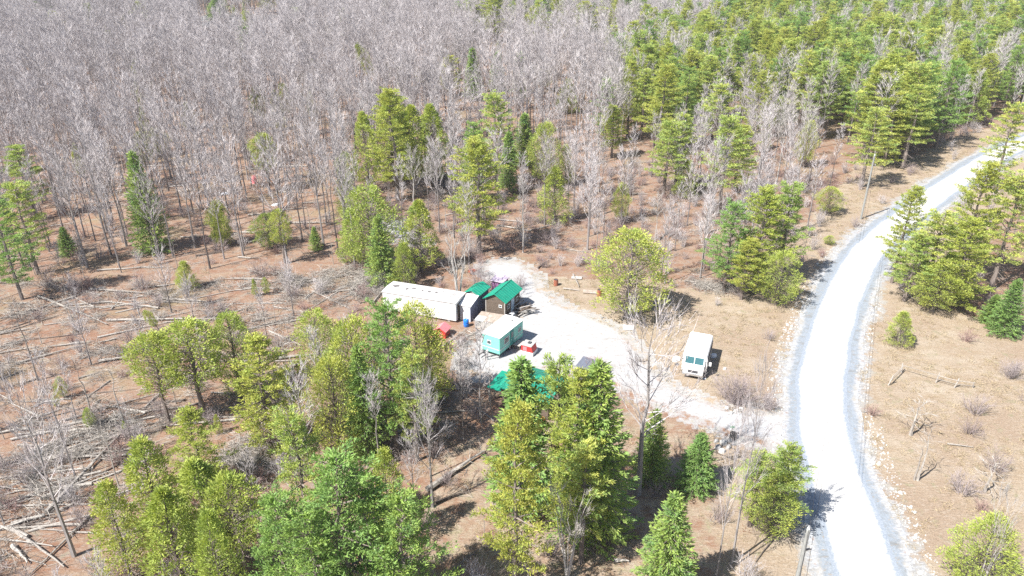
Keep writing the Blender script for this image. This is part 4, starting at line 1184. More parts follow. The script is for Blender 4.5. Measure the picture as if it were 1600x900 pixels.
# --- brown cabin with the larger green roof
q = g(789, 500); ang = R(-27)
xdir = Vector((math.cos(ang), math.sin(ang), 0)); ydir = Vector((-xdir.y, xdir.x, 0))
w, l, z, rise = 2.55, 3.9, 2.5, 0.75
org = q - xdir * (w / 2)
cb = thing('cabin', 'brown board cabin with a bright green metal gable roof and a blue side door', 'cabin', org, ang)
BLD.append((org - xdir * (w / 2), xdir, ydir, w, l + 0.5, 0.8))
mb = MB(); mb.prism([(-w / 2, 0.15), (w / 2, 0.15), (w / 2, z), (0, z + rise), (-w / 2, z)], 0, l); mb.build('wall', M['board'], cb)
nb = 15
for i in range(nb):
    zz0 = 0.17 + i * (z + rise - 0.25) / nb; zz1 = zz0 + (z + rise - 0.25) / nb - 0.02
    hw = w / 2 if zz1 < z else (w / 2) * max(0.06, 1 - (zz1 - z) / rise)
    mb = MB(); mb.box(-hw, hw, -0.035 - 0.008 * (i % 2), -0.003, zz0, zz1); mb.build('board', M['board'], cb)
for i in range(12):
    zz0 = 0.17 + i * (z - 0.2) / 12
    mb = MB(); mb.box(w / 2 + 0.003, w / 2 + 0.03 + 0.006 * (i % 2), 0.05, l - 0.05, zz0, zz0 + (z - 0.2) / 12 - 0.02); mb.build('board', M['board'], cb)
for sx in (-1, 1):
    mb = MB(); mb.box(sx * w / 2 - 0.05, sx * w / 2 + 0.05, -0.06, -0.045, 0.15, z - 0.03); mb.build('corner_trim', M['board_grey'], cb)
mb = MB(); gable_roof(mb, w, l, z, rise, 0.3); mb.build('roof', M['green_metal'], cb)
ribs('roof_rib', w, l, z, rise, 0.3, M['green_metal'], cb)
mb = MB(); mb.box(-0.05, 0.05, -0.3, l + 0.3, z + rise + 0.062, z + rise + 0.10); mb.build('ridge_cap', M['green_metal'], cb)
window(cb, (0.7, -0.045, 1.55), 0.42, 0.36, '-y', M['white_paint'])
mb = MB(); mb.box(w / 2 + 0.042, w / 2 + 0.09, 1.5, 2.3, 0.2, 2.15); d = mb.build('door', M['door_blue'], cb)
mb = MB(); mb.box(w / 2 + 0.092, w / 2 + 0.13, 1.57, 1.62, 1.1, 1.25); mb.build('handle', M['chrome'], d)
window(cb, (w / 2 + 0.04, 0.85, 1.2), 0.55, 0.6, 'x', M['white_paint'])
window(cb, (w / 2 + 0.04, 3.05, 1.2), 0.55, 0.6, 'x', M['white_paint'])
mb = MB(); mb.box(w / 2 + 0.1, w / 2 + 0.75, 1.4, 2.4, 0.0, 0.17); mb.build('doorstep', M['board_grey'], cb)

# --- low plywood shed/deck between porch and cabin
q = g(762, 516); ang = R(-19)
dk = thing('plywood_shelter', 'low shelter with a flat weathered plywood roof in front of the brown cabin', 'shelter', q, ang)
BLD.append((q - Vector((2, 0, 0)), Vector((1, 0, 0)), Vector((0, 1, 0)), 4, 2.6, 0.3))
for i in range(3):
    for j in range(2):
        mb = MB(); mb.box(-1.65 + i * 1.12 + 0.01, -1.65 + (i + 1) * 1.12 - 0.01, j * 1.15 + 0.01, (j + 1) * 1.15 - 0.01, 1.05 + 0.012 * ((i + j) % 2), 1.09 + 0.012 * ((i + j) % 2))
        mb.build('roof_panel', M['plywood'] if (i, j) != (0, 0) else M['tarp'], dk)
for i in range(13):
    mb = MB(); mb.box(-1.6 + i * 0.245, -1.6 + i * 0.245 + 0.232, 0.06, 0.10, 0.03, 1.04); mb.build('board', M['board_grey'], dk)
for i in range(8):
    mb = MB(); mb.box(1.60, 1.64, 0.12 + i * 0.26, 0.12 + i * 0.26 + 0.245, 0.03, 1.04); mb.build('board', M['board'], dk)
for x, y in ((-1.55, 0.16), (1.5, 0.16), (-1.55, 2.2), (1.5, 2.2)):
    mb = MB(); mb.box(x - 0.05, x + 0.05, y - 0.05, y + 0.05, 0, 1.045); mb.build('post', M['board'], dk)

# --- quad bike and cart of odds and ends right of the cabin
q = g(797, 500.5)
qb = thing('quad_bike', 'grey quad bike parked against the brown cabin', 'quad bike', q, R(-30))
mb = MB(); mb.prism_x([(-0.75, 0.45), (0.75, 0.45), (0.8, 0.72), (0.3, 0.78), (-0.1, 0.68), (-0.75, 0.75)], -0.28, 0.28); mb.build('body', M['tarp'], qb, bevel=0.05)
mb = MB(); mb.box(-0.17, 0.17, -0.62, 0.1, 0.76, 0.86); mb.build('seat', M['black'], qb, bevel=0.04)
mb = MB(); mb.tube([Vector((-0.38, 0.42, 1.02)), Vector((0, 0.48, 1.0)), Vector((0.38, 0.42, 1.02))], [0.022] * 3, 6); mb.tube([Vector((0, 0.48, 1.0)), Vector((0, 0.6, 0.7))], [0.025, 0.025], 6); mb.build('handlebar', M['chassis'], qb)
for x in (-0.42, 0.42):
    for y in (-0.55, 0.6): wheel(qb, (x, y, 0.29), 0.29, 0.24)
q = g(817, 487)
ct = thing('wood_heap', 'heap of weathered boards and poles lying beside the brown cabin', 'heap', q, R(25))
random.seed(9)
for i in range(22):
    mb = MB(); mb.box(-1.1, 1.1, -0.07, 0.06, 0, 0.05); o = mb.build('board', M['board_grey'] if i % 3 == 0 else M['board'], ct)
    o.location = (rnd(-0.5, 0.5), rnd(-1.2, 1.2), 0.05 + 0.045 * i); o.rotation_euler = (rnd(-0.05, 0.05), rnd(-0.12, 0.12), rnd(-0.6, 0.6))

# --- pink playhouse
q = g(688, 528)
ph = thing('playhouse', 'faded pink toy playhouse with a red front beside the olive cedar', 'playhouse', q, R(-20))
mb = MB(); mb.prism([(-0.65, 0.02), (0.65, 0.02), (0.65, 0.95), (0, 1.35), (-0.65, 0.95)], 0, 1.2); mb.build('wall', M['red'], ph, bevel=0.02)
mb = MB(); gable_roof(mb, 1.3, 1.2, 0.97, 0.4, 0.16, 0.05); mb.build('roof', M['pink'], ph)
mb = MB(); mb.box(-0.2, 0.2, -0.03, -0.003, 0.05, 0.75); mb.build('door', M['pink'], ph)
window(ph, (0.66, 0.6, 0.4), 0.45, 0.4, 'x', M['pink'])
mb = MB(); mb.prism_x([(-0.95, 0.03), (-0.1, 0.8), (-0.1, 0.9), (-1.05, 0.03)], -0.95, -0.68); mb.build('slide', M['orange'], ph)

# --- green-roofed cabin behind the conifers in front
q = g(820, 645); ang = R(-30)
xdir = Vector((math.cos(ang), math.sin(ang), 0)); ydir = Vector((-xdir.y, xdir.x, 0))
w, l, z, rise = 5.0, 4.2, 2.3, 0.85
gc = thing('green_cabin', 'low cabin with a wide green metal roof half hidden by the tall conifers', 'cabin', q, ang)
BLD.append((q - xdir * 3.6, xdir, ydir, 7.0, l + 0.5, 0.4))
mb = MB(); mb.prism_x([(0, 0.1), (l, 0.1), (l, z), (l / 2, z + rise), (0, z)], -w / 2, w / 2); mb.build('wall', M['board'], gc)
rf = MB()
tmp = MB(); gable_roof(tmp, l, w, z, rise, 0.35, y0=-w / 2)
rf.add([Vector((v.y, v.x + l / 2, v.z)) for v in tmp.v], [tuple(reversed(f)) for f in tmp.f]); rf.build('roof', M['green_metal'], gc)
for s in (-1, 1):
    mb = MB(); mb.tube([Vector((0, l / 2 + s * (l / 2 + 0.35), z - 0.35 * rise / (l / 2) + 0.06)), Vector((0, l / 2, z + rise + 0.06))], [0.022, 0.022], 4); me = mb.mesh('roof_rib', M['green_metal'])
    for i in range(13):
        o = link('roof_rib', me, gc); o.location.x = -w / 2 - 0.3 + i * (w + 0.6) / 12
mb = MB()
mb.box(-w / 2 - 0.34, w / 2 + 0.34, l / 2 - 0.06, l / 2 + 0.06, z + rise + 0.062, z + rise + 0.10); mb.build('ridge_cap', M['green_metal'], gc)
mb = MB(); mb.prism_x([(-0.3, 1.75), (2.6, 2.05), (2.6, 2.11), (-0.3, 1.81)], -w / 2 - 1.6, -w / 2 - 0.06); mb.build('porch_roof', M['green_metal'], gc)
for y in (-0.1, 2.3):
    mb = MB(); mb.box(-w / 2 - 1.5, -w / 2 - 1.38, y - 0.06, y + 0.06, 0, 1.74 + 0.1 * max(0, y)); mb.build('post', M['board_grey'], gc)
for i in range(12):
    mb = MB(); mb.box(-w / 2 - 0.03, -w / 2 - 0.003, 0.03 + i * l / 12.2, 0.03 + (i + 1) * l / 12.2 - 0.02, 0.12, z - 0.08); mb.build('board', M['board_grey'], gc)
mb = MB(); mb.tube([Vector((1.9, 2.6, z + 0.6)), Vector((1.9, 2.6, z + 2.1))], [0.09, 0.09], 10); c = mb.build('chimney', M['chassis'], gc)
mb = MB(); mb.tube([Vector((1.9, 2.6, z + 2.14)), Vector((1.9, 2.6, z + 2.24))], [0.16, 0.05], 10); mb.build('cap', M['chassis'], c)
window(gc, (0.9, 0, 0.95), 0.8, 0.7, '-y', M['white_paint'])
mb = MB(); mb.box(-0.6, 0.25, -0.05, -0.003, 0.12, 2.05); mb.build('door', M['board_grey'], gc)
# lean-to roof of faded blue beside it
q = g(925, 580)
st = thing('solar_array', 'dark blue panel frame tilted beside the pale driveway behind the tall spruce', 'solar panel', q, R(-35))
for i in range(3):
    mb = MB(); mb.box(-1.5 + i * 1.02, -1.5 + i * 1.02 + 0.99, 0, 1.7, 0, 0.04); o = mb.build('panel', M['panel_blue'] if i < 2 else M['solar'], st); o.location = (0, -0.9, 0.55); o.rotation_euler = (R(14), 0, 0)
for x in (-1.3, 1.3):
    mb = MB(); mb.box(x - 0.04, x + 0.04, -0.8, -0.72, 0, 0.56); mb.box(x - 0.04, x + 0.04, 0.45, 0.53, 0, 0.86); mb.build('leg', M['chassis'], st)

# --- white bus
q = g(1081, 592)
bus_yaw = math.atan2(-(g(1093, 520, 2.7) - g(1080, 562, 2.7)).x, (g(1093, 520, 2.7) - g(1080, 562, 2.7)).y)
bs = thing('white_bus', 'white step-van camper with a short hood parked on the dry grass beside the driveway', 'bus', q, bus_yaw)
BLD.append((q - Vector((1.5, 0, 0)), Vector((1, 0, 0)), Vector((0, 1, 0)), 4.5, 7, 0.6))
Wb, Lb, Hb = 2.5, 4.75, 2.6
def rounded(w, z0, z1, r=0.28, n=5):
    pts = [(-w / 2, z0), (w / 2, z0)]
    for i in range(n + 1):
        a = math.pi / 2 * i / n; pts.append((w / 2 - r + r * math.cos(a), z1 - r + r * math.sin(a)))
    for i in range(n + 1):
        a = math.pi / 2 + math.pi / 2 * i / n; pts.append((-w / 2 + r + r * math.cos(a), z1 - r + r * math.sin(a)))
    return pts
mb = MB(); mb.prism(rounded(Wb, 0.5, Hb), 0.62, 0.62 + Lb); mb.build('body', M['white_paint'], bs)
mb = MB(); mb.prism([(-Wb / 2 + 0.24, Hb + 0.002), (Wb / 2 - 0.24, Hb + 0.002), (Wb / 2 - 0.34, Hb + 0.05), (-Wb / 2 + 0.34, Hb + 0.05)], 0.85, 0.45 + Lb); mb.build('roof', M['white_roof'], bs)
mb = MB(); mb.box(0.55, 0.85, 3.6, 3.9, Hb + 0.053, Hb + 0.14); mb.build('roof_vent', M['white_paint'], bs, bevel=0.02)
mb = MB(); mb.prism_x([(0.617, 0.5), (0.617, 1.50), (0.36, 1.44), (0.06, 1.28), (0.0, 1.1), (0.0, 0.5)][::-1], -1.05, 1.05); mb.build('hood', M['white_paint'], bs, bevel=0.06)
mb = MB()
vs = [Vector((-1.08, 0.30, 1.49)), Vector((1.08, 0.30, 1.49)), Vector((1.04, 0.64, 2.36)), Vector((-1.04, 0.64, 2.36))]
vs += [v + Vector((0, 0.33, 0.0)) for v in vs]
mb.add(vs, [(0, 1, 2, 3), (7, 6, 5, 4), (1, 5, 6, 2), (4, 0, 3, 7), (3, 2, 6, 7), (0, 4, 5, 1)]); wsf = mb.build('windshield_frame', M['white_paint'], bs)
for x0, x1 in ((-0.92, -0.04), (0.04, 0.92)):
    mb = MB()
    def P3(x, t): return Vector((x, 0.30 + 0.34 * t - 0.018, 1.49 + 0.87 * t + 0.010))
    v4 = [P3(x0, 0.14), P3(x1, 0.14), P3(x1, 0.9), P3(x0, 0.9)]
    mb.add(v4 + [v + Vector((0, 0.014, -0.006)) for v in v4], [(0, 1, 2, 3), (7, 6, 5, 4), (0, 4, 5, 1), (1, 5, 6, 2), (2, 6, 7, 3), (3, 7, 4, 0)])
    mb.build('windshield', M['windshield'], wsf)
mb = MB(); mb.box(-1.05, 1.05, -0.14, -0.02, 0.45, 0.68); mb.build('bumper', M['chrome'], bs, bevel=0.03)
mb = MB(); mb.box(-0.5, 0.5, -0.018, -0.002, 0.74, 1.04); mb.build('grille', M['chassis'], bs)
for x in (-0.82, 0.82):
    mb = MB(); mb.tube([Vector((x, -0.05, 0.92)), Vector((x, -0.002, 0.92))], [0.12, 0.13], 14); mb.build('headlight', M['ceramic'], bs)
for s in (-1, 1):
    for i in range(4):
        window(bs, (s * Wb / 2, 1.35 + i * 1.08, 1.45), 0.85, 0.72, 'x' if s > 0 else '-x', M['chassis'])
    mb = MB(); mb.tube([Vector((s * 1.1, 0.6, 1.9)), Vector((s * 1.6, 0.42, 1.95))], [0.02, 0.02], 6); a = mb.build('mirror_arm', M['chassis'], bs)
    mb = MB(); mb.box(s * 1.6 - 0.12, s * 1.6 + 0.12, 0.36, 0.43, 1.68, 2.1); mb.build('mirror', M['white_paint'], a)
    for y in (0.95, 4.3): wheel(bs, (s * (Wb / 2 - 0.2), y, 0.42), 0.42, 0.28)
mb = MB(); mb.box(-0.9, 0.9, 0.2, 5.3, 0.36, 0.497); mb.build('chassis', M['chassis'], bs)
mb = MB(); mb.box(Wb / 2 + 0.003, Wb / 2 + 0.04, 0.64, 0.90, 0.6, 2.2); mb.build('door', M['white_paint'], bs)

# pale junk beside the bus
def junk(name, cat, label, px, py, mat, sx, sy, sz, rz=0.3, group=None):
    q = g(px, py); q.z = gz(q.x, q.y)
    random.seed(int(px * 7 + py))
    mb = MB()
    n = 10
    ring0 = [Vector((sx * math.cos(6.283 * i / n) * rnd(0.75, 1.05), sy * math.sin(6.283 * i / n) * rnd(0.75, 1.05), 0)) for i in range(n)]
    ring1 = [v * 0.82 + Vector((0, 0, sz * rnd(0.5, 0.8))) for v in ring0]
    ring2 = [v * 0.35 + Vector((rnd(-0.1, 0.1) * sx, rnd(-0.1, 0.1) * sy, sz * rnd(0.85, 1.1))) for v in ring0]
    mb.add(ring0 + ring1 + ring2, [(i, (i + 1) % n, n + (i + 1) % n, n + i) for i in range(n)] + [(n + i, n + (i + 1) % n, 2 * n + (i + 1) % n, 2 * n + i) for i in range(n)] + [tuple(range(2 * n, 3 * n))])
    o = mb.build(name, mat, None)
    o.location = q; o.rotation_euler.z = rz
    return tag(o, label, cat, group)
junk('tarp_bundle', 'tarp', 'crumpled pale tarp left of the white bus hood', 1056, 563, M['tarp'], 0.55, 0.4, 0.5)
junk('tarp_bundle', 'tarp', 'crumpled pale tarp on the grass right of the white bus', 1114, 557, M['tarp'], 0.5, 0.35, 0.4)
junk('tire_bundle', 'tarp', 'dark crumpled sheet by the left mirror of the white bus', 1058, 570, M['chassis'], 0.25, 0.2, 0.25).name = 'dark_sheet'
junk('boulder', 'rock', 'pale boulder in the brush right of the white bus', 1132, 577, M['rock_pale'], 0.25, 0.2, 0.25)
junk('tarp_bundle', 'tarp', 'pale rag on the grass below the white bus', 1101, 592, M['tarp'], 0.22, 0.15, 0.12)
junk('red_tarp', 'tarp', 'red tarp hanging among the grey trunks in the left woods', 398, 286, M['pink'], 0.55, 0.3, 1.6)
junk('white_sheet', 'tarp', 'white sheet on the forest floor left of the red tarp', 361, 282, M['tarp'], 1.0, 0.45, 0.2)
junk('white_sheet', 'tarp', 'pale sheet on the forest floor below left of the red tarp', 351, 303, M['tarp'], 1.1, 0.6, 0.2)
junk('white_sheet', 'tarp', 'white sheet by the upturned roots in the left woods', 431, 322, M['tarp'], 0.7, 0.4, 0.35)
junk('pale_tank', 'tank', 'pale blue tank in the opening at the foot of the dense pines', 1102, 198, M['tarp'], 0.9, 0.7, 1.6)
junk('orange_heap', 'heap', 'orange plastic scraps behind the small green roofed shed', 738, 424, M['orange'], 0.65, 0.45, 0.4)
junk('white_sheet', 'tarp', 'white scrap beside the young conical spruce near the driveway entrance', 1073, 766, M['tarp'], 0.45, 0.25, 0.12)
junk('orange_heap', 'heap', 'orange scrap under the tall conifers below the green cabin', 848, 655, M['orange'], 0.35, 0.25, 0.3)
for (px, py, r) in ((1130, 693, 0.42), (1122, 700, 0.38), (1138, 700, 0.36), (1128, 706, 0.4), (1140, 690, 0.3), (1119, 690, 0.3)):
    junk('boulder', 'rock', 'grey boulder in the rock pile by the driveway entrance', px, py, M['rock'] if r < 0.4 else M['rock_pale'], r, r * 0.8, r * 0.9, px, 'rocks by the driveway entrance')
for (px, py, r) in ((1136, 638, 0.3), (1150, 643, 0.35), (1158, 640, 0.3), (1142, 646, 0.25)):
    junk('boulder', 'rock', 'pale boulder at the foot of the big grey bush', px, py, M['rock_pale'], r, r * 0.8, r * 0.8, px, 'rocks under the big grey bush')
# culvert end, sign post, rusty drums, wooden lids
q = g(1145, 685)
cv = thing('culvert_pipe', 'short black culvert pipe end standing beside the driveway entrance', 'pipe', q, 0.4)
mb = MB(); n = 14
for r0_, r1_, za, zb in ((0.32, 0.32, 0, 0.6),):
    mb.tube([Vector((0, 0, 0)), Vector((0, 0, 0.6))], [0.32, 0.32], n, cap=False); mb.tube([Vector((0, 0, 0.6)), Vector((0, 0, 0.05))], [0.26, 0.26], n, cap=False)
    o0 = len(mb.v); mb.v += [Vector((rr * math.cos(6.283 * i / n), rr * math.sin(6.283 * i / n), 0.6)) for rr in (0.32, 0.26) for i in range(n)]
    for i in range(n): mb.f.append((o0 + i, o0 + (i + 1) % n, o0 + n + (i + 1) % n, o0 + n + i)); mb.m.append(0)
mb.build('pipe_wall', M['black'], cv)
q = g(1142, 682)
sg = thing('marker_post', 'thin grey green marker post beside the driveway entrance', 'post', q)
mb = MB(); mb.box(-0.04, 0.04, -0.03, 0.03, 0, 1.25); mb.build('post', M['pole_wood'], sg)
mb = MB(); mb.box(-0.2, 0.2, -0.06, -0.033, 0.98, 1.2); mb.build('plate', simple('dull_green_plate', (0.22, 0.36, 0.27), 0.5), sg)
for px, py, lab in ((868.5, 446, 'rust red drum standing alone on the brown turnaround'), (936.5, 462, 'rusty drum beside the round yellow cedar')):
    q = g(px, py)
    b = thing('rusty_drum', lab, 'drum', q, px)
    mb = MB(); mb.tube([Vector((0, 0, z)) for z in (0, 0.29, 0.31, 0.33, 0.58, 0.60, 0.62, 0.88)], [0.29, 0.29, 0.305, 0.29, 0.29, 0.305, 0.29, 0.29], 16, cap=False); mb.build('body', M['rust'], b)
    mb = MB(); mb.tube([Vector((0, 0, 0.80)), Vector((0, 0, 0.83))], [0.285, 0.285], 16); mb.build('lid', M['chassis'], b)
for px, py, lab, mt, sx, sy in ((922, 457, 'pale plywood sheet on the ground left of the rusty drum', 'plywood', 0.9, 0.45), (901, 435, 'grey board leaning at the edge of the brush above the turnaround', 'board_grey', 0.7, 0.4),
                            (982, 513, 'white square lid lying at the edge of the gravel', 'white_paint', 0.62, 0.55)):
    q = g(px, py)
    b = thing('flat_sheet', lab, 'sheet', q, -0.15)
    for i in range(3):
        mb = MB(); mb.box(-sx + i * sx * 0.667, -sx + (i + 1) * sx * 0.667 - 0.012, -sy, sy, 0.10, 0.15); mb.build('plank', M[mt], b)
    mb = MB(); mb.box(-sx * 0.9, sx * 0.9, -sy * 0.8, -sy * 0.6, 0.0, 0.097); mb.box(-sx * 0.9, sx * 0.9, sy * 0.6, sy * 0.8, 0.0, 0.097); mb.build('bearer', M['board'], b)

# --- utility poles and wires
def utility_pole(x, y, h, label, yaw):
    o = thing('utility_pole', label, 'utility pole', (x, y, 0), yaw)
    mb = MB(); mb.tube([Vector((0, 0, -0.5)), Vector((0, 0, h * 0.5)), Vector((0, 0, h))], [0.17, 0.145, 0.115], 10); mb.build('pole', M['pole_wood'], o)
    mb = MB(); mb.tube([Vector((0, 0, h + 0.002)), Vector((0, 0, h + 0.1)), Vector((0, 0, h + 0.32))], [0.05, 0.09, 0.04], 8); mb.build('insulator', M['ceramic'], o)
    mb = MB(); mb.box(0.1, 0.55, -0.04, 0.04, h - 1.65, h - 1.55); b = mb.build('bracket', M['chassis'], o)
    mb = MB(); mb.tube([Vector((0.5, 0, h - 1.548)), Vector((0.5, 0, h - 1.38))], [0.06, 0.05], 8); mb.build('insulator', M['ceramic'], b)
    return o
pa = (g(1345, 342).x, g(1345, 342).y, 10.4)
pb = (17.4, 32.6, 10.3)
utility_pole(*pa, 'grey utility pole standing in the dry verge left of the bend in the road', R(15))
utility_pole(*pb, 'nearest utility pole, its pale top showing at the bottom edge beside the road', R(15))
def sag(a, b, s, n=24):
    return [a.lerp(b, i / n) + Vector((0, 0, -4 * s * (i / n) * (1 - i / n))) for i in range(n + 1)]
yaw = R(15)
off = Vector((0.5 * math.cos(yaw), 0.5 * math.sin(yaw), 0))
A1, B1 = Vector(pa) + Vector((0, 0, 0.34)), Vector(pb) + Vector((0, 0, 0.34))
A2, B2 = Vector(pa) + off + Vector((0, 0, -1.36)), Vector(pb) + off + Vector((0, 0, -1.36))
for a, b, lab in ((A1, B1, 'upper overhead wire running along the left half of the white road'), (A2, B2, 'lower overhead wire hanging over the middle of the white road')):
    mb = MB(); mb.tube(sag(a, b, 1.1), [0.012] * 25, 5); d_ = (b - a)
    e = b + Vector((d_.x * 0.6, d_.y * 0.6, 0))
    mb.tube(sag(b, e, 0.5), [0.012] * 25, 5)
    o = mb.build('overhead_wire', M['wire']); tag(o, lab, 'wire', 'overhead wires')

# --- old fence in the dry field
fe = thing('old_fence', 'collapsing pale post and rail fence in the dry field right of the road', 'fence', g(1440, 590))
fo = fe.location
fp = [g(*p) for p in ((1408, 582), (1388, 602), (1462, 598), (1491, 606), (1520, 606))]
fh = [1.1, 1.2, 1.15, 1.1, 0.7]
for p, h in zip(fp, fh):
    mb = MB(); mb.tube([p - fo, p - fo + Vector((rnd(-0.15, 0.35), rnd(-0.1, 0.2), h))], [0.07, 0.055], 7); mb.build('post', M['dead_wood'], fe)
for i, j in ((0, 1), (0, 2), (2, 3), (3, 4)):
    for hh in (0.45, 0.85):
        if (i, j, hh) == (0, 2, 0.45): continue
        mb = MB(); mb.tube([fp[i] - fo + Vector((0.1, 0, hh)), fp[j] - fo + Vector((0.1, 0, hh - (0.25 if j == 4 else 0)))], [0.035, 0.03], 5); mb.build('rail', M['dead_wood'], fe)

# ------------------------------------------------------------------ fallen logs
def fallen(x, y, L, rz, label, group, var=None, mat=None, tilt=0.0, fat=1.0):
    me = LOG_ME[var if var is not None else random.randrange(4)]
    o = link('fallen_log', me)
    o.location = (x, y, gz(x, y) + 0.02); o.rotation_euler = (0, -tilt, rz)
    o.scale = (L / 8, fat, fat)
    if tilt: o.location.z += math.sin(tilt) * L / 2
    return tag(o, label, 'fallen log', group)
def fallen_px(a, b, label, group, var=None, tilt=0.0, fat=1.0):
    p, q = g(*a), g(*b)
    c = (p + q) / 2; d = q - p
    return fallen(c.x, c.y, d.length, math.atan2(d.y, d.x), label, group, var, tilt=tilt, fat=fat)
AUTO = []
random.seed(31)
LG = 'logs lying in the cleared area'
for a, b, lab, v, f in (
 ((75, 803), (197, 672), 'long pale log lying aslant across the others at the lower left', 0, 1.5), ((39, 709), (180, 662), 'pale log in the stack at the lower left, upper one', 0, 1.2),
 ((39, 715), (135, 686), 'pale log in the stack at the lower left, under the upper one', 3, 1.2), ((64, 781), (169, 739), 'pale log below the long slanting log', 0, 1.1),
 ((0, 797), (55, 780), 'pale log running out of the left edge', 0, 1.0), ((92, 800), (130, 783), 'short pale log beside the yellow cedars', 0, 1.0), ((19, 822), (70, 806), 'short pale log by the dark leaning tree at the lower left', 0, 1.2),
 ((17, 828), (103, 888), 'thin pale log pointing to the bottom left corner', 0, 1.1), ((19, 856), (46, 882), 'short pale log in the bottom left corner', 0, 1.2), ((133, 704), (175, 701), 'short pale log at the foot of the dead tree over the stack', 0, 1.0),
 ((139, 454), (238, 461), 'pale log lying level in the rusty leaves near the left shadow', 0, 1.2), ((61, 466), (168, 510), 'bent pale trunk fallen from the broken stub', 2, 1.1), ((167, 503), (340, 500), 'very long pale log level behind the olive cedars', 0, 1.1),
 ((155, 568), (208, 560), 'pale log just left of the olive cedars', 0, 1.3), ((431, 563), (497, 555), 'bright straight log right of the bright yellow-green pine', 0, 1.2), ((458, 575), (476, 570), 'short thick log below the bright straight log', 0, 1.6),
 ((583, 474), (630, 418), 'long pale trunk lying on the brush pile by the white trailer', 3, 1.1), ((483, 442), (565, 428), 'pale trunk lying above the small round cedar', 2, 1.1), ((440, 551), (470, 545), 'short pale log above the bright straight log', 3, 1.0),
 ((669, 770), (755, 709), 'large weathered log lying in the foreground opening', 0, 1.9), ((680, 787), (742, 767), 'thin log beside the large weathered log in the opening', 1, 1.0), ((705, 900), (748, 862), 'dark log at the bottom edge of the foreground opening', 1, 1.8),
 ((840, 420), (858, 408), 'dark log at the edge of the brush above the turnaround', 1, 1.2), ((895, 430), (905, 450), 'pale pole lying beside the leaning grey board', 0, 0.9), ((880, 452), (905, 455), 'pale curved pole on the turnaround', 0, 0.7),
 ((690, 545), (728, 516), 'pale pole leading from the playhouse to the porch', 0, 0.8), ((712, 537), (756, 514), 'pale pole lying below the plywood shelter', 0, 0.8), ((745, 640), (772, 660), 'pale pole left of the green cabin', 0, 1.0),
 ((1070, 440), (1160, 452), 'grey pole at the edge of the brush left of the pine clump', 3, 0.9), ((1085, 446), (1165, 460), 'grey pole at the front of the brush left of the pine clump', 0, 0.9), ((1240, 800), (1180, 880), 'thin dark branch near the bottom right saplings', 1, 0.8),
 ((505, 385), (430, 330), 'dark trunk toppled with its roots in the left woods', 1, 1.4), ((1030, 375), (1060, 350), 'grey leaning log above the round yellow cedar', 1, 1.2), ((640, 325), (700, 312), 'log in the woods beyond the gravel path', 1, 1.2),
 ((1405, 452), (1428, 470), 'pale driftwood-like log at the foot of the clump right of the road', 0, 1.0), ((1412, 448), (1445, 462), 'pale log among the brush right of the road', 3, 0.9), ((1480, 695), (1520, 700), 'thin dead branch in the dry field', 0, 0.6),
 ((960, 880), (982, 879), 'short white log at the bottom edge near the tallest young spruce', 0, 1.2), ((1520, 195), (1490, 202), 'pale log on the verge at the far bend', 0, 1.0)):
    fallen_px(a, b, lab, LG, v, fat=f)
# many more logs in the cleared area and on the forest floor
def scatter(poly, n, mind=0.0, tries=30):
    xs = [p[0] for p in poly]; ys = [p[1] for p in poly]
    q = [g(min(1900, max(-300, x)), min(1000, y)) for x, y in poly]
    x0, x1 = min(p.x for p in q), max(p.x for p in q); y0, y1 = min(p.y for p in q), max(p.y for p in q)
    out = []
    for _ in range(n * tries):
        if len(out) >= n: break
        x, y = rnd(x0, x1), rnd(y0, y1)
        if in_poly(*to_px(x, y), poly): out.append((x, y))
    return out
def clear_of_buildings(x, y, pad=0.0):
    for o, xd, yd, w, l, m_ in BLD:
        dx, dy = x - o.x, y - o.y
        a = dx * xd.x + dy * xd.y; b = dx * yd.x + dy * yd.y
        if -m_ - pad < a < w + m_ + pad and -m_ - pad < b < l + m_ + pad: return False
    return True
random.seed(33)
SLASH = [(-40, 440), (250, 440), (420, 425), (560, 440), (600, 470), (470, 500), (470, 600), (420, 700), (330, 700), (180, 780), (110, 900), (-40, 900)]
for x, y in scatter(SLASH, 150):
    o = fallen(x, y, rnd(2.0, 8.5), R(random.gauss(12, 30)) + (math.pi if random.random() < 0.5 else 0), 'weathered grey log among many strewn over the cleared ground left of the trailers', 'strewn logs of the cleared ground', fat=rnd(0.45, 0.95))
    AUTO.append((o, 'weathered grey log' if 'weathered' in o['label'] else 'grey log'))
for x, y in scatter([(-20, 700), (150, 640), (250, 620), (230, 690), (130, 790), (-20, 850)], 40):
    o = fallen(x, y, rnd(4.0, 9.0), R(random.gauss(24, 14)) + (math.pi if random.random() < 0.5 else 0), 'pale weathered log in the criss cross tangle at the lower left', 'strewn logs of the lower left tangle', fat=rnd(0.6, 1.1))
    AUTO.append((o, 'pale log'))
WOODFLOOR = [(-40, 250), (560, 250), (600, 410), (430, 410), (250, 425), (-40, 420)]
for x, y in scatter(WOODFLOOR, 45):
    o = fallen(x, y, rnd(3, 8), R(rnd(-35, 45)), 'grey log lying on the leaf litter between the bare trunks of the left woods', 'logs on the woodland floor at the left', fat=rnd(0.7, 1.2))
    AUTO.append((o, 'weathered grey log' if 'weathered' in o['label'] else 'grey log'))
FLOOR2 = [(650, 260), (1100, 250), (1120, 400), (920, 400), (850, 380), (650, 330)]
for x, y in scatter(FLOOR2, 30):
    o = fallen(x, y, rnd(2.5, 6), R(rnd(-40, 60)), 'grey log lying in the brush above the brown turnaround', 'logs in the middle brush', fat=rnd(0.6, 1.1))
    AUTO.append((o, 'weathered grey log' if 'weathered' in o['label'] else 'grey log'))
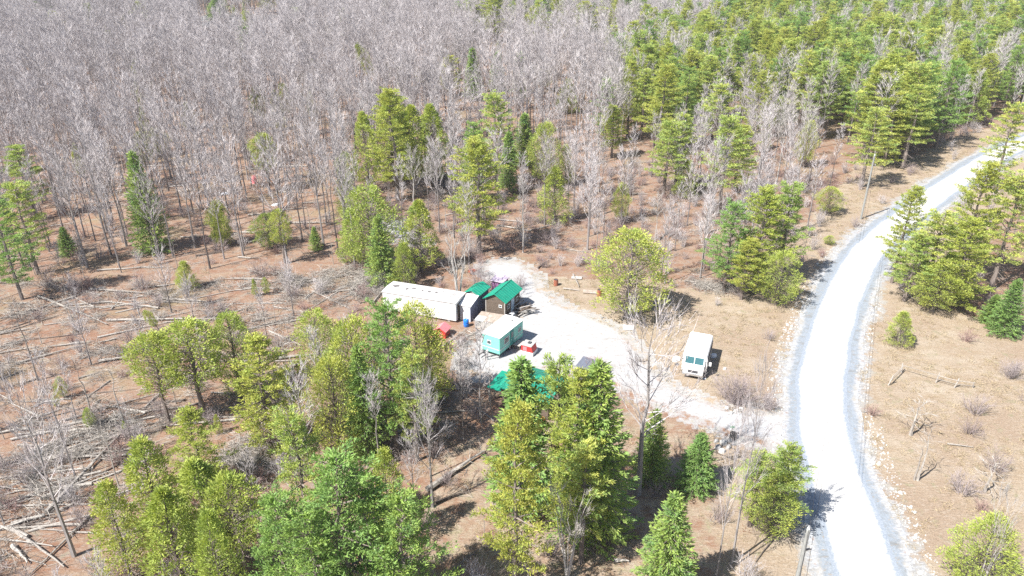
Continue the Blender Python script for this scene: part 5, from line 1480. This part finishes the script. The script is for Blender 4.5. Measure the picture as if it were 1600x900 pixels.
for x, y in scatter(THICKET + [], 10):
    o = fallen(x, y, rnd(2.5, 5), R(rnd(-40, 60)), 'grey log under the leafless thicket left of the green cabin', 'logs under the thicket', fat=rnd(0.6, 1.1))
    AUTO.append((o, 'weathered grey log' if 'weathered' in o['label'] else 'grey log'))

# ------------------------------------------------------------------ shrubs one can tell apart
def bush(me, x, y, s, label, group, name='bare_shrub'):
    o = link(name, me)
    o.location = (x, y, gz(x, y)); o.rotation_euler.z = rnd(0, 6.28); o.scale = (s, s, s * rnd(0.85, 1.15))
    return tag(o, label, 'bare shrub', group)
random.seed(41)
q = g(1150, 632); bush(BIG_SHRUB, q.x, q.y, 1.0, 'big grey leafless bush between the white bus and the road', 'large bare bushes')
q = g(1198, 640); bush(BIG_SHRUB, q.x, q.y, 0.42, 'smaller leafless bush at the corner of driveway and road', 'large bare bushes')
q = g(1580, 590); bush(BIG_SHRUB, q.x, q.y, 0.55, 'lilac leafless bush in the dry field at the right edge', 'large bare bushes')
q = g(1200, 530); bush(SHRUBS[0], q.x, q.y, 0.9, 'small leafless bush on the dry grass beside the road', 'large bare bushes')

# ------------------------------------------------------------------ the woods: density by area
def area_of(px, py):
    if py < 270 and px < 1480:
        w_ = (0.4 + py / 270) * 38
        px, py = px + w_ * 1.6 * mnoise.noise((px * 0.012, py * 0.03, 5.5)), py + w_ * 0.6 * mnoise.noise((px * 0.012, py * 0.03, 8.5))
    if in_poly(px, py, FIELD_R): return 'field_r'
    if in_poly(px, py, FIELD_M): return 'field_m' if px > 880 else 'yard'
    if in_poly(px, py, YARD) or in_poly(px, py, TRACK): return 'yard'
    if in_poly(px, py, THICKET): return 'thicket'
    if in_poly(px, py, FRONT): return 'front'
    if in_poly(px, py, OLIVE): return 'olive'
    if in_poly(px, py, CLEARED): return 'cleared'
    if in_poly(px, py, VERGE_L): return 'verge'
    if in_poly(px, py, PINES): return 'pines'
    if in_poly(px, py, RIGHTBANK): return 'rightbank'
    if in_poly(px, py, ROCKYGAP): return 'gap'
    if px > 1250 and py > 240: return 'rightbank' if px > 1480 else 'brush'
    if py < 75 and px > 735: return 'topmix'
    if 640 < px < 1262 and 560 < py < 740: return 'front'
    if py > 560: return 'lower'
    if px < 580 and py > 235: return 'leftwoods'
    if px < 1010 and py < 245: return 'bare'
    if py >= 195: return 'middle'
    return 'topmix'
# kind densities per square metre
DENS = {
 'field_r': {'shrub': 0.014}, 'field_m': {'shrub': 0.004}, 'yard': {}, 'gap': {},
 'thicket': {'bare': 0.16, 'shrub': 0.42, 'snag': 0.02}, 'front': {'shrub': 0.03, 'snag': 0.004}, 'cleared': {'snag': 0.034, 'shrub': 0.04, 'bare': 0.010, 'seedling': 0.010}, 'olive': {'shrub': 0.22, 'bare': 0.014, 'snag': 0.01},
 'verge': {'shrub': 0.03}, 'pines': {'pine': 0.032, 'bare': 0.011, 'cedar': 0.004, 'pale': 0.001}, 'rightbank': {'pine': 0.012, 'bare': 0.012, 'shrub': 0.03},
 'brush': {'bare': 0.012, 'snag': 0.008, 'shrub': 0.16, 'pale': 0.002, 'cedar': 0.003}, 'topmix': {'bare': 0.05, 'pine': 0.010, 'cedar': 0.002}, 'lower': {'bare': 0.01, 'shrub': 0.05, 'cedar': 0.002},
 'leftwoods': {'bare': 0.062, 'snag': 0.022, 'shrub': 0.04, 'cedar': 0.0012}, 'bare': {'bare': 0.060, 'pale': 0.002, 'cedar': 0.0008, 'pine': 0.0004},
 'middle': {'bare': 0.048, 'snag': 0.024, 'shrub': 0.24, 'pale': 0.0015, 'cedar': 0.003, 'pine': 0.003},
}
AREA_TXT = {'olive': 'among the yellow cedars at the lower left', 'thicket': 'in the grey thicket left of the green cabin', 'cleared': 'scattered over the cleared ground left of the trailers', 'leftwoods': 'in the open leafless woods at the left',
            'bare': 'in the dense grey woods across the upper left', 'middle': 'in the brush between the clearing and the dense pines', 'brush': 'in the brush left of the upper road', 'pines': 'in the dense green stand at the upper right',
            'rightbank': 'on the bank right of the upper road', 'topmix': 'in the mixed woods along the top edge', 'lower': 'along the lower edge of the photo', 'front': 'on the open ground in front of the driveway',
            'verge': 'on the dry verge left of the upper road', 'field_r': 'in the dry field right of the road', 'field_m': 'on the dry grass between driveway and road'}
KIND_TXT = {'bare': 'leafless grey tree', 'pine': 'green pine', 'cedar': 'olive cedar', 'snag': 'thin dead pole', 'pale': 'pale leafless tree', 'shrub': 'leafless twiggy shrub', 'seedling': 'small green seedling'}
cand = {k: [] for k in KIND_TXT}
CELL = 3.0
PL = np.array([(a, b, c) for a, b, c in placed])
random.seed(77)
yv = 24.0
while yv < 640:
    half = (yv * 0.9 + 38) * 0.80 + 22
    xv = -half
    while xv < half:
        x, y = xv + rnd(0, CELL), yv + rnd(0, CELL)
        px, py = to_px(x, y)
        ar = area_of(px, py)
        if y > 520: ar = 'topmix' if px < 1100 else 'pines'
        rdv = None
        for k, dn in DENS[ar].items():
            if random.random() < dn * CELL * CELL:
                xx, yy2 = x + rnd(-1.2, 1.2), y + rnd(-1.2, 1.2)
                if k in ('bare', 'pale', 'snag') and ar != 'thicket' and random.random() < 0.8:
                    bx, by_ = to_px(xx, yy2)
                    if any(abs(bx - q[1]) < q[4] * 0.55 + 4 and q[3] - 2 < by_ < q[3] + 55 for q in T): continue
                if k == 'bare' and ar in ('bare', 'leftwoods', 'middle', 'topmix') and mnoise.noise((xx * 0.05, yy2 * 0.05, 12.0)) < -0.46: continue
                if k == 'shrub' and 1040 < px < 1290 and 600 < py < 720: continue
                if k != 'shrub' and 600 < px < 850 and 440 < py < 628: continue
                if rdv is None: rdv = float(road_dist(x, y)[0]) if x > 0 else 99
                if rdv < (6.0 if k != 'shrub' else 5.0): continue
                if ar == 'rightbank' and k == 'pine' and (px < 1600 or py < 300): continue
                if not clear_of_buildings(xx, yy2, 1.6 if k == 'shrub' else 0.9): continue
                if k != 'shrub' and len(PL):
                    dd = (PL[:, 0] - xx) ** 2 + (PL[:, 1] - yy2) ** 2
                    if (dd < np.minimum(PL[:, 2] * 0.6, 2.2) ** 2).any(): continue
                cand[k].append((xx, yy2, px, py, ar))
        xv += CELL
    yv += CELL

AREA_H = {'cleared': 0.5, 'thicket': 0.55, 'olive': 0.42, 'middle': 0.72, 'brush': 0.62, 'front': 0.55, 'lower': 0.55, 'leftwoods': 0.9, 'rightbank': 0.6, 'topmix': 0.95}
HGT = {'bare': (12, 19), 'pine': (11, 19), 'cedar': (6, 9.5), 'seedling': (1.0, 2.6), 'snag': (4, 9), 'pale': (9, 14)}
LIMIT = {'bare': 285, 'pine': 215, 'cedar': 150, 'snag': 230, 'pale': 110, 'shrub': 285, 'seedling': 80}
protos_col = {}
def proto_collection(name, meshes):
    c = bpy.data.collections.new(name)                    # never linked to the scene: a library of shapes for the far woods
    for i, me in enumerate(meshes):
        o = bpy.data.objects.new('%s_%02d' % (name, i), me); c.objects.link(o)
    return c

def scatter_stuff(name, pts, coll, n_var, mat_list=()):
    """One object: a cloud of points whose geometry nodes stand a shape from the collection on each point. pts: x, y, z, rz, scale_xy, scale_z, variant."""
    me = bpy.data.meshes.new(name)
    a = np.array(pts, np.float32)
    me.vertices.add(len(a)); me.vertices.foreach_set('co', a[:, :3].ravel())
    at = me.attributes.new('turn', 'FLOAT_VECTOR', 'POINT'); at.data.foreach_set('vector', np.stack([np.zeros(len(a)), np.zeros(len(a)), a[:, 3]], 1).astype(np.float32).ravel())
    at = me.attributes.new('size', 'FLOAT_VECTOR', 'POINT'); at.data.foreach_set('vector', np.stack([a[:, 4], a[:, 4], a[:, 5]], 1).astype(np.float32).ravel())
    at = me.attributes.new('pick', 'INT', 'POINT'); at.data.foreach_set('value', a[:, 6].astype(np.int32))
    o = link(name, me)
    gn = bpy.data.node_groups.new(name + '_nodes', 'GeometryNodeTree')
    gn.interface.new_socket('Geometry', in_out='INPUT', socket_type='NodeSocketGeometry')
    gn.interface.new_socket('Geometry', in_out='OUTPUT', socket_type='NodeSocketGeometry')
    gi, go = gn.nodes.new('NodeGroupInput'), gn.nodes.new('NodeGroupOutput')
    ci = gn.nodes.new('GeometryNodeCollectionInfo'); ci.inputs['Collection'].default_value = coll
    ci.inputs['Separate Children'].default_value = True; ci.inputs['Reset Children'].default_value = True
    ip = gn.nodes.new('GeometryNodeInstanceOnPoints'); ip.inputs['Pick Instance'].default_value = True
    def attr(nm, ty):
        n = gn.nodes.new('GeometryNodeInputNamedAttribute'); n.data_type = ty; n.inputs['Name'].default_value = nm
        return n.outputs['Attribute']
    e2r = gn.nodes.new('FunctionNodeEulerToRotation')
    L = gn.links.new
    L(attr('turn', 'FLOAT_VECTOR'), e2r.inputs[0]); L(e2r.outputs[0], ip.inputs['Rotation'])
    L(attr('size', 'FLOAT_VECTOR'), ip.inputs['Scale']); L(attr('pick', 'INT'), ip.inputs['Instance Index'])
    L(gi.outputs[0], ip.inputs['Points']); L(ci.outputs[0], ip.inputs['Instance']); L(ip.outputs[0], go.inputs[0])
    md = o.modifiers.new('scatter', 'NODES'); md.node_group = gn
    return tag(o, kind='stuff')

random.seed(88)
STUFF_NAME = {'bare': 'leafless_woods', 'pine': 'pine_woods', 'cedar': 'cedar_woods', 'snag': 'dead_poles', 'pale': 'pale_woods', 'shrub': 'undergrowth', 'seedling': 'further_seedlings'}
for k, lst in cand.items():
    lst.sort(key=lambda c: math.hypot(c[0], c[1]))
    rest, n = [], 0
    for (x, y, px, py, ar) in lst:
        inframe = -30 < px < 1630 and 20 < py < 930
        lab = KIND_TXT[k] + ' ' + AREA_TXT[ar]
        grp = KIND_TXT[k] + 's ' + AREA_TXT[ar]
        if inframe and n < LIMIT[k]:
            n += 1
            if k == 'shrub':
                me = random.choice(SHRUBS)
                o = bush(me, x, y, rnd(0.6, 1.25), lab, grp)
                AUTO.append((o, 'reddish leafless shrub' if me is SHRUBS[2] else KIND_TXT[k]))
            else:
                h = rnd(*HGT[k])
                if k != 'seedling' and k != 'pine' and k != 'cedar': h *= AREA_H.get(ar, 1.0)
                AUTO.append((tree(k, x, y, h, lab, grp, rad=(h * rnd(0.22, 0.31) if k == 'pine' else None)), KIND_TXT[k]))
        else:
            s = rnd(0.85, 1.15)
            if k == 'shrub': rest.append((x, y, gz(x, y), rnd(0, 6.28), rnd(0.6, 1.3), rnd(0.6, 1.3), random.randrange(4)))
            else:
                h = rnd(*HGT[k]); pv = random.randrange(len(P[k])); s = h / P[k][pv].H
                if k in ('bare', 'pale', 'snag'): s *= AREA_H.get(ar, 1.0)
                rest.append((x, y, gz(x, y) - 0.05, rnd(0, 6.28), s * rnd(0.9, 1.2) * (1.25 if k == 'pine' else 1.0), s, pv))
    if rest:
        meshes = SHRUBS if k == 'shrub' else [p.joined for p in P[k]]
        o = scatter_stuff(STUFF_NAME[k], rest, proto_collection('shapes_' + k, meshes), len(meshes))
        o['label'] = {'bare': 'far mass of grey leafless woods', 'pine': 'far mass of green pines', 'cedar': 'further olive cedars', 'snag': 'further dead poles', 'pale': 'further pale leafless trees', 'shrub': 'mass of leafless undergrowth', 'seedling': 'further seedlings'}[k]
    print(k, n, len(rest))

LANDMARKS = [(1345, 342, 'the far utility pole'), (205, 392, 'the tall slim left spruce'), (988, 497, 'the round yellow cedar'),
 (745, 395, 'the tall pine over the roofs'), (712, 480, 'the white many stemmed tree'), (398, 286, 'the red tarp in the woods'), (622, 355, 'the gravel path in the woods'),
 (1150, 632, 'the big grey bush by the road'), (1083, 560, 'the white bus'), (1415, 538, 'the lone round bush'), (1450, 600, 'the old fence in the field'),
 (640, 288, 'the row of column cedars'), (670, 460, 'the long white trailer'), (868, 446, 'the rust red drum'), (868, 350, 'the yellow cedar cone'),
 (1190, 455, 'the pine clump at the bend'), (1500, 475, 'the clump right of the road'), (395, 702, 'the bright log field pine'), (290, 650, 'the three olive cedars'),
 (575, 425, 'the brush pile cedar'), (120, 700, 'the pale log stack'), (1102, 198, 'the pale blue tank'), (1097, 766, 'the neat young spruce'), (1022, 771, 'the tall grey bare trunk'),
 (1225, 828, 'the roadside conifer'), (16, 428, 'the left edge pine'), (700, 152, 'the bushy grey woods pine'), (955, 168, 'the whitest leafless tree'),
 (97, 512, 'the broken dead stub'), (414, 388, 'the small round woods cedar'), (760, 640, 'the green roofed cabin'), (590, 690, 'the big conifer clump'), (165, 665, 'the dead tree mid log field'),
 (25, 868, 'the dark leaning tree'), (1160, 302, 'the pine above the bend clump'), (1048, 308, 'the pine in the middle brush'), (820, 262, 'the dark slim spruce'),
 (1372, 292, 'the pine by the utility pole'), (1560, 230, 'the far end of the road'), (238, 461, 'the level log in rusty leaves'), (490, 592, 'the small round pale cedar'), (852, 292, 'the pale lime cedar'), (960, 248, 'the pine at the stand foot'),
 (1232, 290, 'the pale stand edge tree'), (215, 850, 'the yellow cedars at lower left'), (1458, 751, 'the pair of white dead stems'), (520, 985, 'the large dark pine at the bottom')]
LANDMARKS += [(1535, 112, 'the white crown amid pines'), (1392, 84, 'the small white crown amid pines'), (1540, 198, 'the yellow column cedar by the road'), (1040, 238, 'the broad pine left of the stand'), (1200, 200, 'the brushy gap in the stand'), (192, 56, 'the small high yellow cedar'), (600, 96, 'the lone white trunk'), (240, 245, 'the low olive cedar at left'), (340, 28, 'the pale rocky gap'), (850, 66, 'the broadest top edge pine')]
LM = [(g(a, b).x, g(a, b).y, c) for a, b, c in LANDMARKS]
ORD = ['nearest', 'second nearest', 'third nearest', 'fourth nearest', 'fifth nearest', 'sixth nearest', 'seventh nearest', 'eighth nearest', 'ninth nearest', 'tenth nearest']
near = {}
for o, txt in AUTO:
    x, y = o.location.x, o.location.y
    d, i = min((math.hypot(x - a, y - b), n) for n, (a, b, c) in enumerate(LM))
    if d > 20 + 0.10 * y: continue
    dx, dy = x - LM[i][0], y - LM[i][1]
    side = ('right of' if dx > 0 else 'left of') if abs(dx) > abs(dy) else ('behind' if dy > 0 else 'in front of')
    near.setdefault((txt, side, i), []).append((d, o.name, o))
for (txt, side, i), lst in near.items():
    for n, (d, _, o) in enumerate(sorted(lst, key=lambda q: q[0])):
        if n < len(ORD): o['label'] = '%s, %s %s %s' % (txt, ORD[n], side, LM[i][2])
# ------------------------------------------------------------------ litter: sticks, grass, stones
random.seed(99)
stick = []
for i in range(5):
    mb = MB()
    for j in range(3):
        a = Vector((rnd(-0.5, 0.5), rnd(-0.4, 0.4), rnd(0.03, 0.12))); ang2 = rnd(-0.7, 0.9); d = Vector((math.cos(ang2), math.sin(ang2), rnd(-0.02, 0.12)))
        L = rnd(0.7, 1.9)
        mb.tube([a - d * L / 2, a + rvec() * 0.04, a + d * L / 2], [rnd(0.010, 0.024), 0.013, 0.005], 3, cap=False)
    stick.append(mb.mesh('stick_bundle', M['dead_wood'] if i != 2 else M['dead_dark']))
brush = []
for i in range(3):
    mb = MB()
    for j in range(26):
        a = Vector((rnd(-0.9, 0.9), rnd(-0.7, 0.7), rnd(0.05, 0.5))); d = rvec(); d.z *= 0.35
        L = rnd(0.8, 2.2)
        mb.tube([a - d * L / 2, a + rvec() * 0.08, a + d * L / 2], [rnd(0.01, 0.028), 0.014, 0.004], 3, cap=False)
        for w in range(2): blade(mb, a, a + (d + rvec() * 0.7).normalized() * L * 0.4, 0.02)
    brush.append(mb.mesh('brush_heap', M['dead_wood']))
tuft = []
for i in range(4):
    mb = MB()
    for j in range(22):
        a = Vector((rnd(-0.35, 0.35), rnd(-0.35, 0.35), 0)); e = a + Vector((rnd(-0.3, 0.35), rnd(-0.3, 0.3), rnd(0.06, 0.26)))
        blade(mb, a, e, 0.035)
    tuft.append(mb.mesh('grass_tuft', M['straw'] if i < 3 else M['leaf_litter']))
stone = []
for i in range(4):
    mb = MB(); n = 6
    r = [Vector((math.cos(6.283 * j / n) * rnd(0.7, 1.1), math.sin(6.283 * j / n) * rnd(0.6, 1), rnd(-0.1, 0.15))) for j in range(n)]
    mb.add(r + [v * 0.6 + Vector((0, 0, rnd(0.4, 0.7))) for v in r], [(j, (j + 1) % n, n + (j + 1) % n, n + j) for j in range(n)] + [tuple(range(n, 2 * n))])
    stone.append(mb.mesh('stone', M['rock'] if i % 2 else M['rock_pale']))

def area_scatter(poly_list, per_m2, ylim=190, smin=0.7, smax=1.3, nvar=4, exclude_yard=True, road_gap=3.6, flat=False, rzr=(0, 6.28), clump=None):
    out = []
    for poly in poly_list:
        q = [g(min(1750, max(-150, x)), min(1000, max(205, y))) for x, y in poly]
        x0, x1 = min(p.x for p in q), max(p.x for p in q); y0, y1 = max(25, min(p.y for p in q)), min(ylim, max(p.y for p in q))
        n = int((x1 - x0) * (y1 - y0) * per_m2)
        xs = rng.uniform(x0, x1, n); ys = rng.uniform(y0, y1, n)
        zc_ = ys * CP + CAM_H * SP
        px = 800 + FPX * xs / zc_; py = 450 - FPX * (ys * SP - CAM_H * CP) / zc_
        ok = in_poly(px, py, poly) & (px > -40) & (px < 1640)
        if exclude_yard: ok &= ~in_poly(px, py, YARD)
        ok &= road_dist(xs, ys) > road_gap
        for x, y in zip(xs[ok], ys[ok]):
            if clump and mnoise.noise((x * 0.22, y * 0.22, 4.0)) < clump + rnd(-0.25, 0.25): continue
            if not clear_of_buildings(x, y): continue
            s = rnd(smin, smax)
            out.append((x, y, gz(x, y), rnd(*rzr), s, s if not flat else rnd(0.6, 1.2), random.randrange(nvar)))
    return out
BIGW = [(-60, 210), (1250, 200), (1280, 330), (1270, 440), (1150, 455), (1040, 440), (840, 420), (770, 405), (700, 440), (620, 440), (560, 430), (430, 412), (250, 425), (-60, 420)]
pts = area_scatter([SLASH], 1.5, nvar=5, smin=0.4, rzr=(-1.2, 1.5), clump=-0.1) + area_scatter([BIGW], 0.35, nvar=5, smin=0.5) + area_scatter([THICKET], 0.9, nvar=5) + area_scatter([FRONT], 0.15, nvar=5)
scatter_stuff('fallen_sticks', pts, proto_collection('shapes_sticks', stick), 5)['label'] = 'fallen sticks strewn over the ground'
PILE1 = [(545, 445), (600, 415), (640, 400), (632, 430), (600, 462), (560, 465)]
PILE2 = [(30, 720), (140, 660), (230, 640), (215, 690), (150, 740), (60, 790)]
PILE3 = [(340, 690), (420, 680), (430, 760), (370, 770)]
PILE4 = [(1060, 438), (1165, 448), (1170, 464), (1070, 452)]
PILE5 = [(430, 430), (570, 415), (620, 450), (560, 475), (430, 475)]
PILE6 = [(700, 530), (750, 520), (770, 560), (720, 575)]
pts = area_scatter([PILE1, PILE3], 1.8, nvar=3) + area_scatter([PILE2, PILE5], 0.7, nvar=3) + area_scatter([PILE4], 1.2, nvar=3) + area_scatter([SLASH], 0.26, nvar=3, clump=-0.05) + area_scatter([BIGW], 0.03, nvar=3, clump=0.1)
pts += area_scatter([PILE6], 0.35, nvar=3, exclude_yard=False)
scatter_stuff('brush_piles', pts, proto_collection('shapes_brush', brush), 3)['label'] = 'grey tangled brush lying in heaps'
pts = area_scatter([FIELD_R, FIELD_M], 1.3, nvar=3, clump=-0.1) + area_scatter([FRONT], 0.7, nvar=4, clump=-0.05) + area_scatter([CLEARED], 0.5, nvar=4, clump=0.05) + area_scatter([VERGE_L], 0.8, nvar=3)
scatter_stuff('dry_grass', pts, proto_collection('shapes_grass', tuft), 4)['label'] = 'flattened dry grass'
# loose stones along the road's ditches and in the yard
pts = []
for side, lo, hi, n, py0, py1 in ((1, 3.5, 5.4, 5000, 640, 960), (-1, 3.3, 5.0, 4000, 400, 760), (1, 3.3, 4.6, 2000, 440, 640)):
    for _ in range(n):
        i = random.randrange(1, len(ROAD) - 1); p = ROAD[i]
        if not (py0 < to_px(p.x, p.y)[1] < py1): continue
        d = (ROAD[i + 1] - ROAD[i - 1]); d.z = 0; d.normalize()
        q = p + Vector((d.y, -d.x, 0)) * side * rnd(lo, hi) + d * rnd(-0.7, 0.7)
        s = rnd(0.03, 0.12) if random.random() < 0.93 else rnd(0.12, 0.26)
        pts.append((q.x, q.y, 0.0, rnd(0, 6.28), s, s, random.randrange(4)))
scatter_stuff('ditch_stones', pts, proto_collection('shapes_stones', stone), 4)['label'] = 'grey stones along the road ditch'
print('objects', len(bpy.data.objects))

# ------------------------------------------------------------------ air
HAZE_DENSITY = 0.00022
mb = MB(); mb.box(-800, 800, -60, 1000, -3.0, 46.0)
hm = bpy.data.materials.new('thin_haze'); hm.use_nodes = True
ht = hm.node_tree; ht.nodes.clear()
ho = ht.nodes.new('ShaderNodeOutputMaterial'); hv = ht.nodes.new('ShaderNodeVolumePrincipled')
hv.inputs['Color'].default_value = (0.93, 0.92, 0.97, 1); hv.inputs['Density'].default_value = HAZE_DENSITY
hv.inputs['Anisotropy'].default_value = 0.2
ht.links.new(hv.outputs[0], ho.inputs['Volume'])
tag(mb.build('haze', hm), kind='stuff')
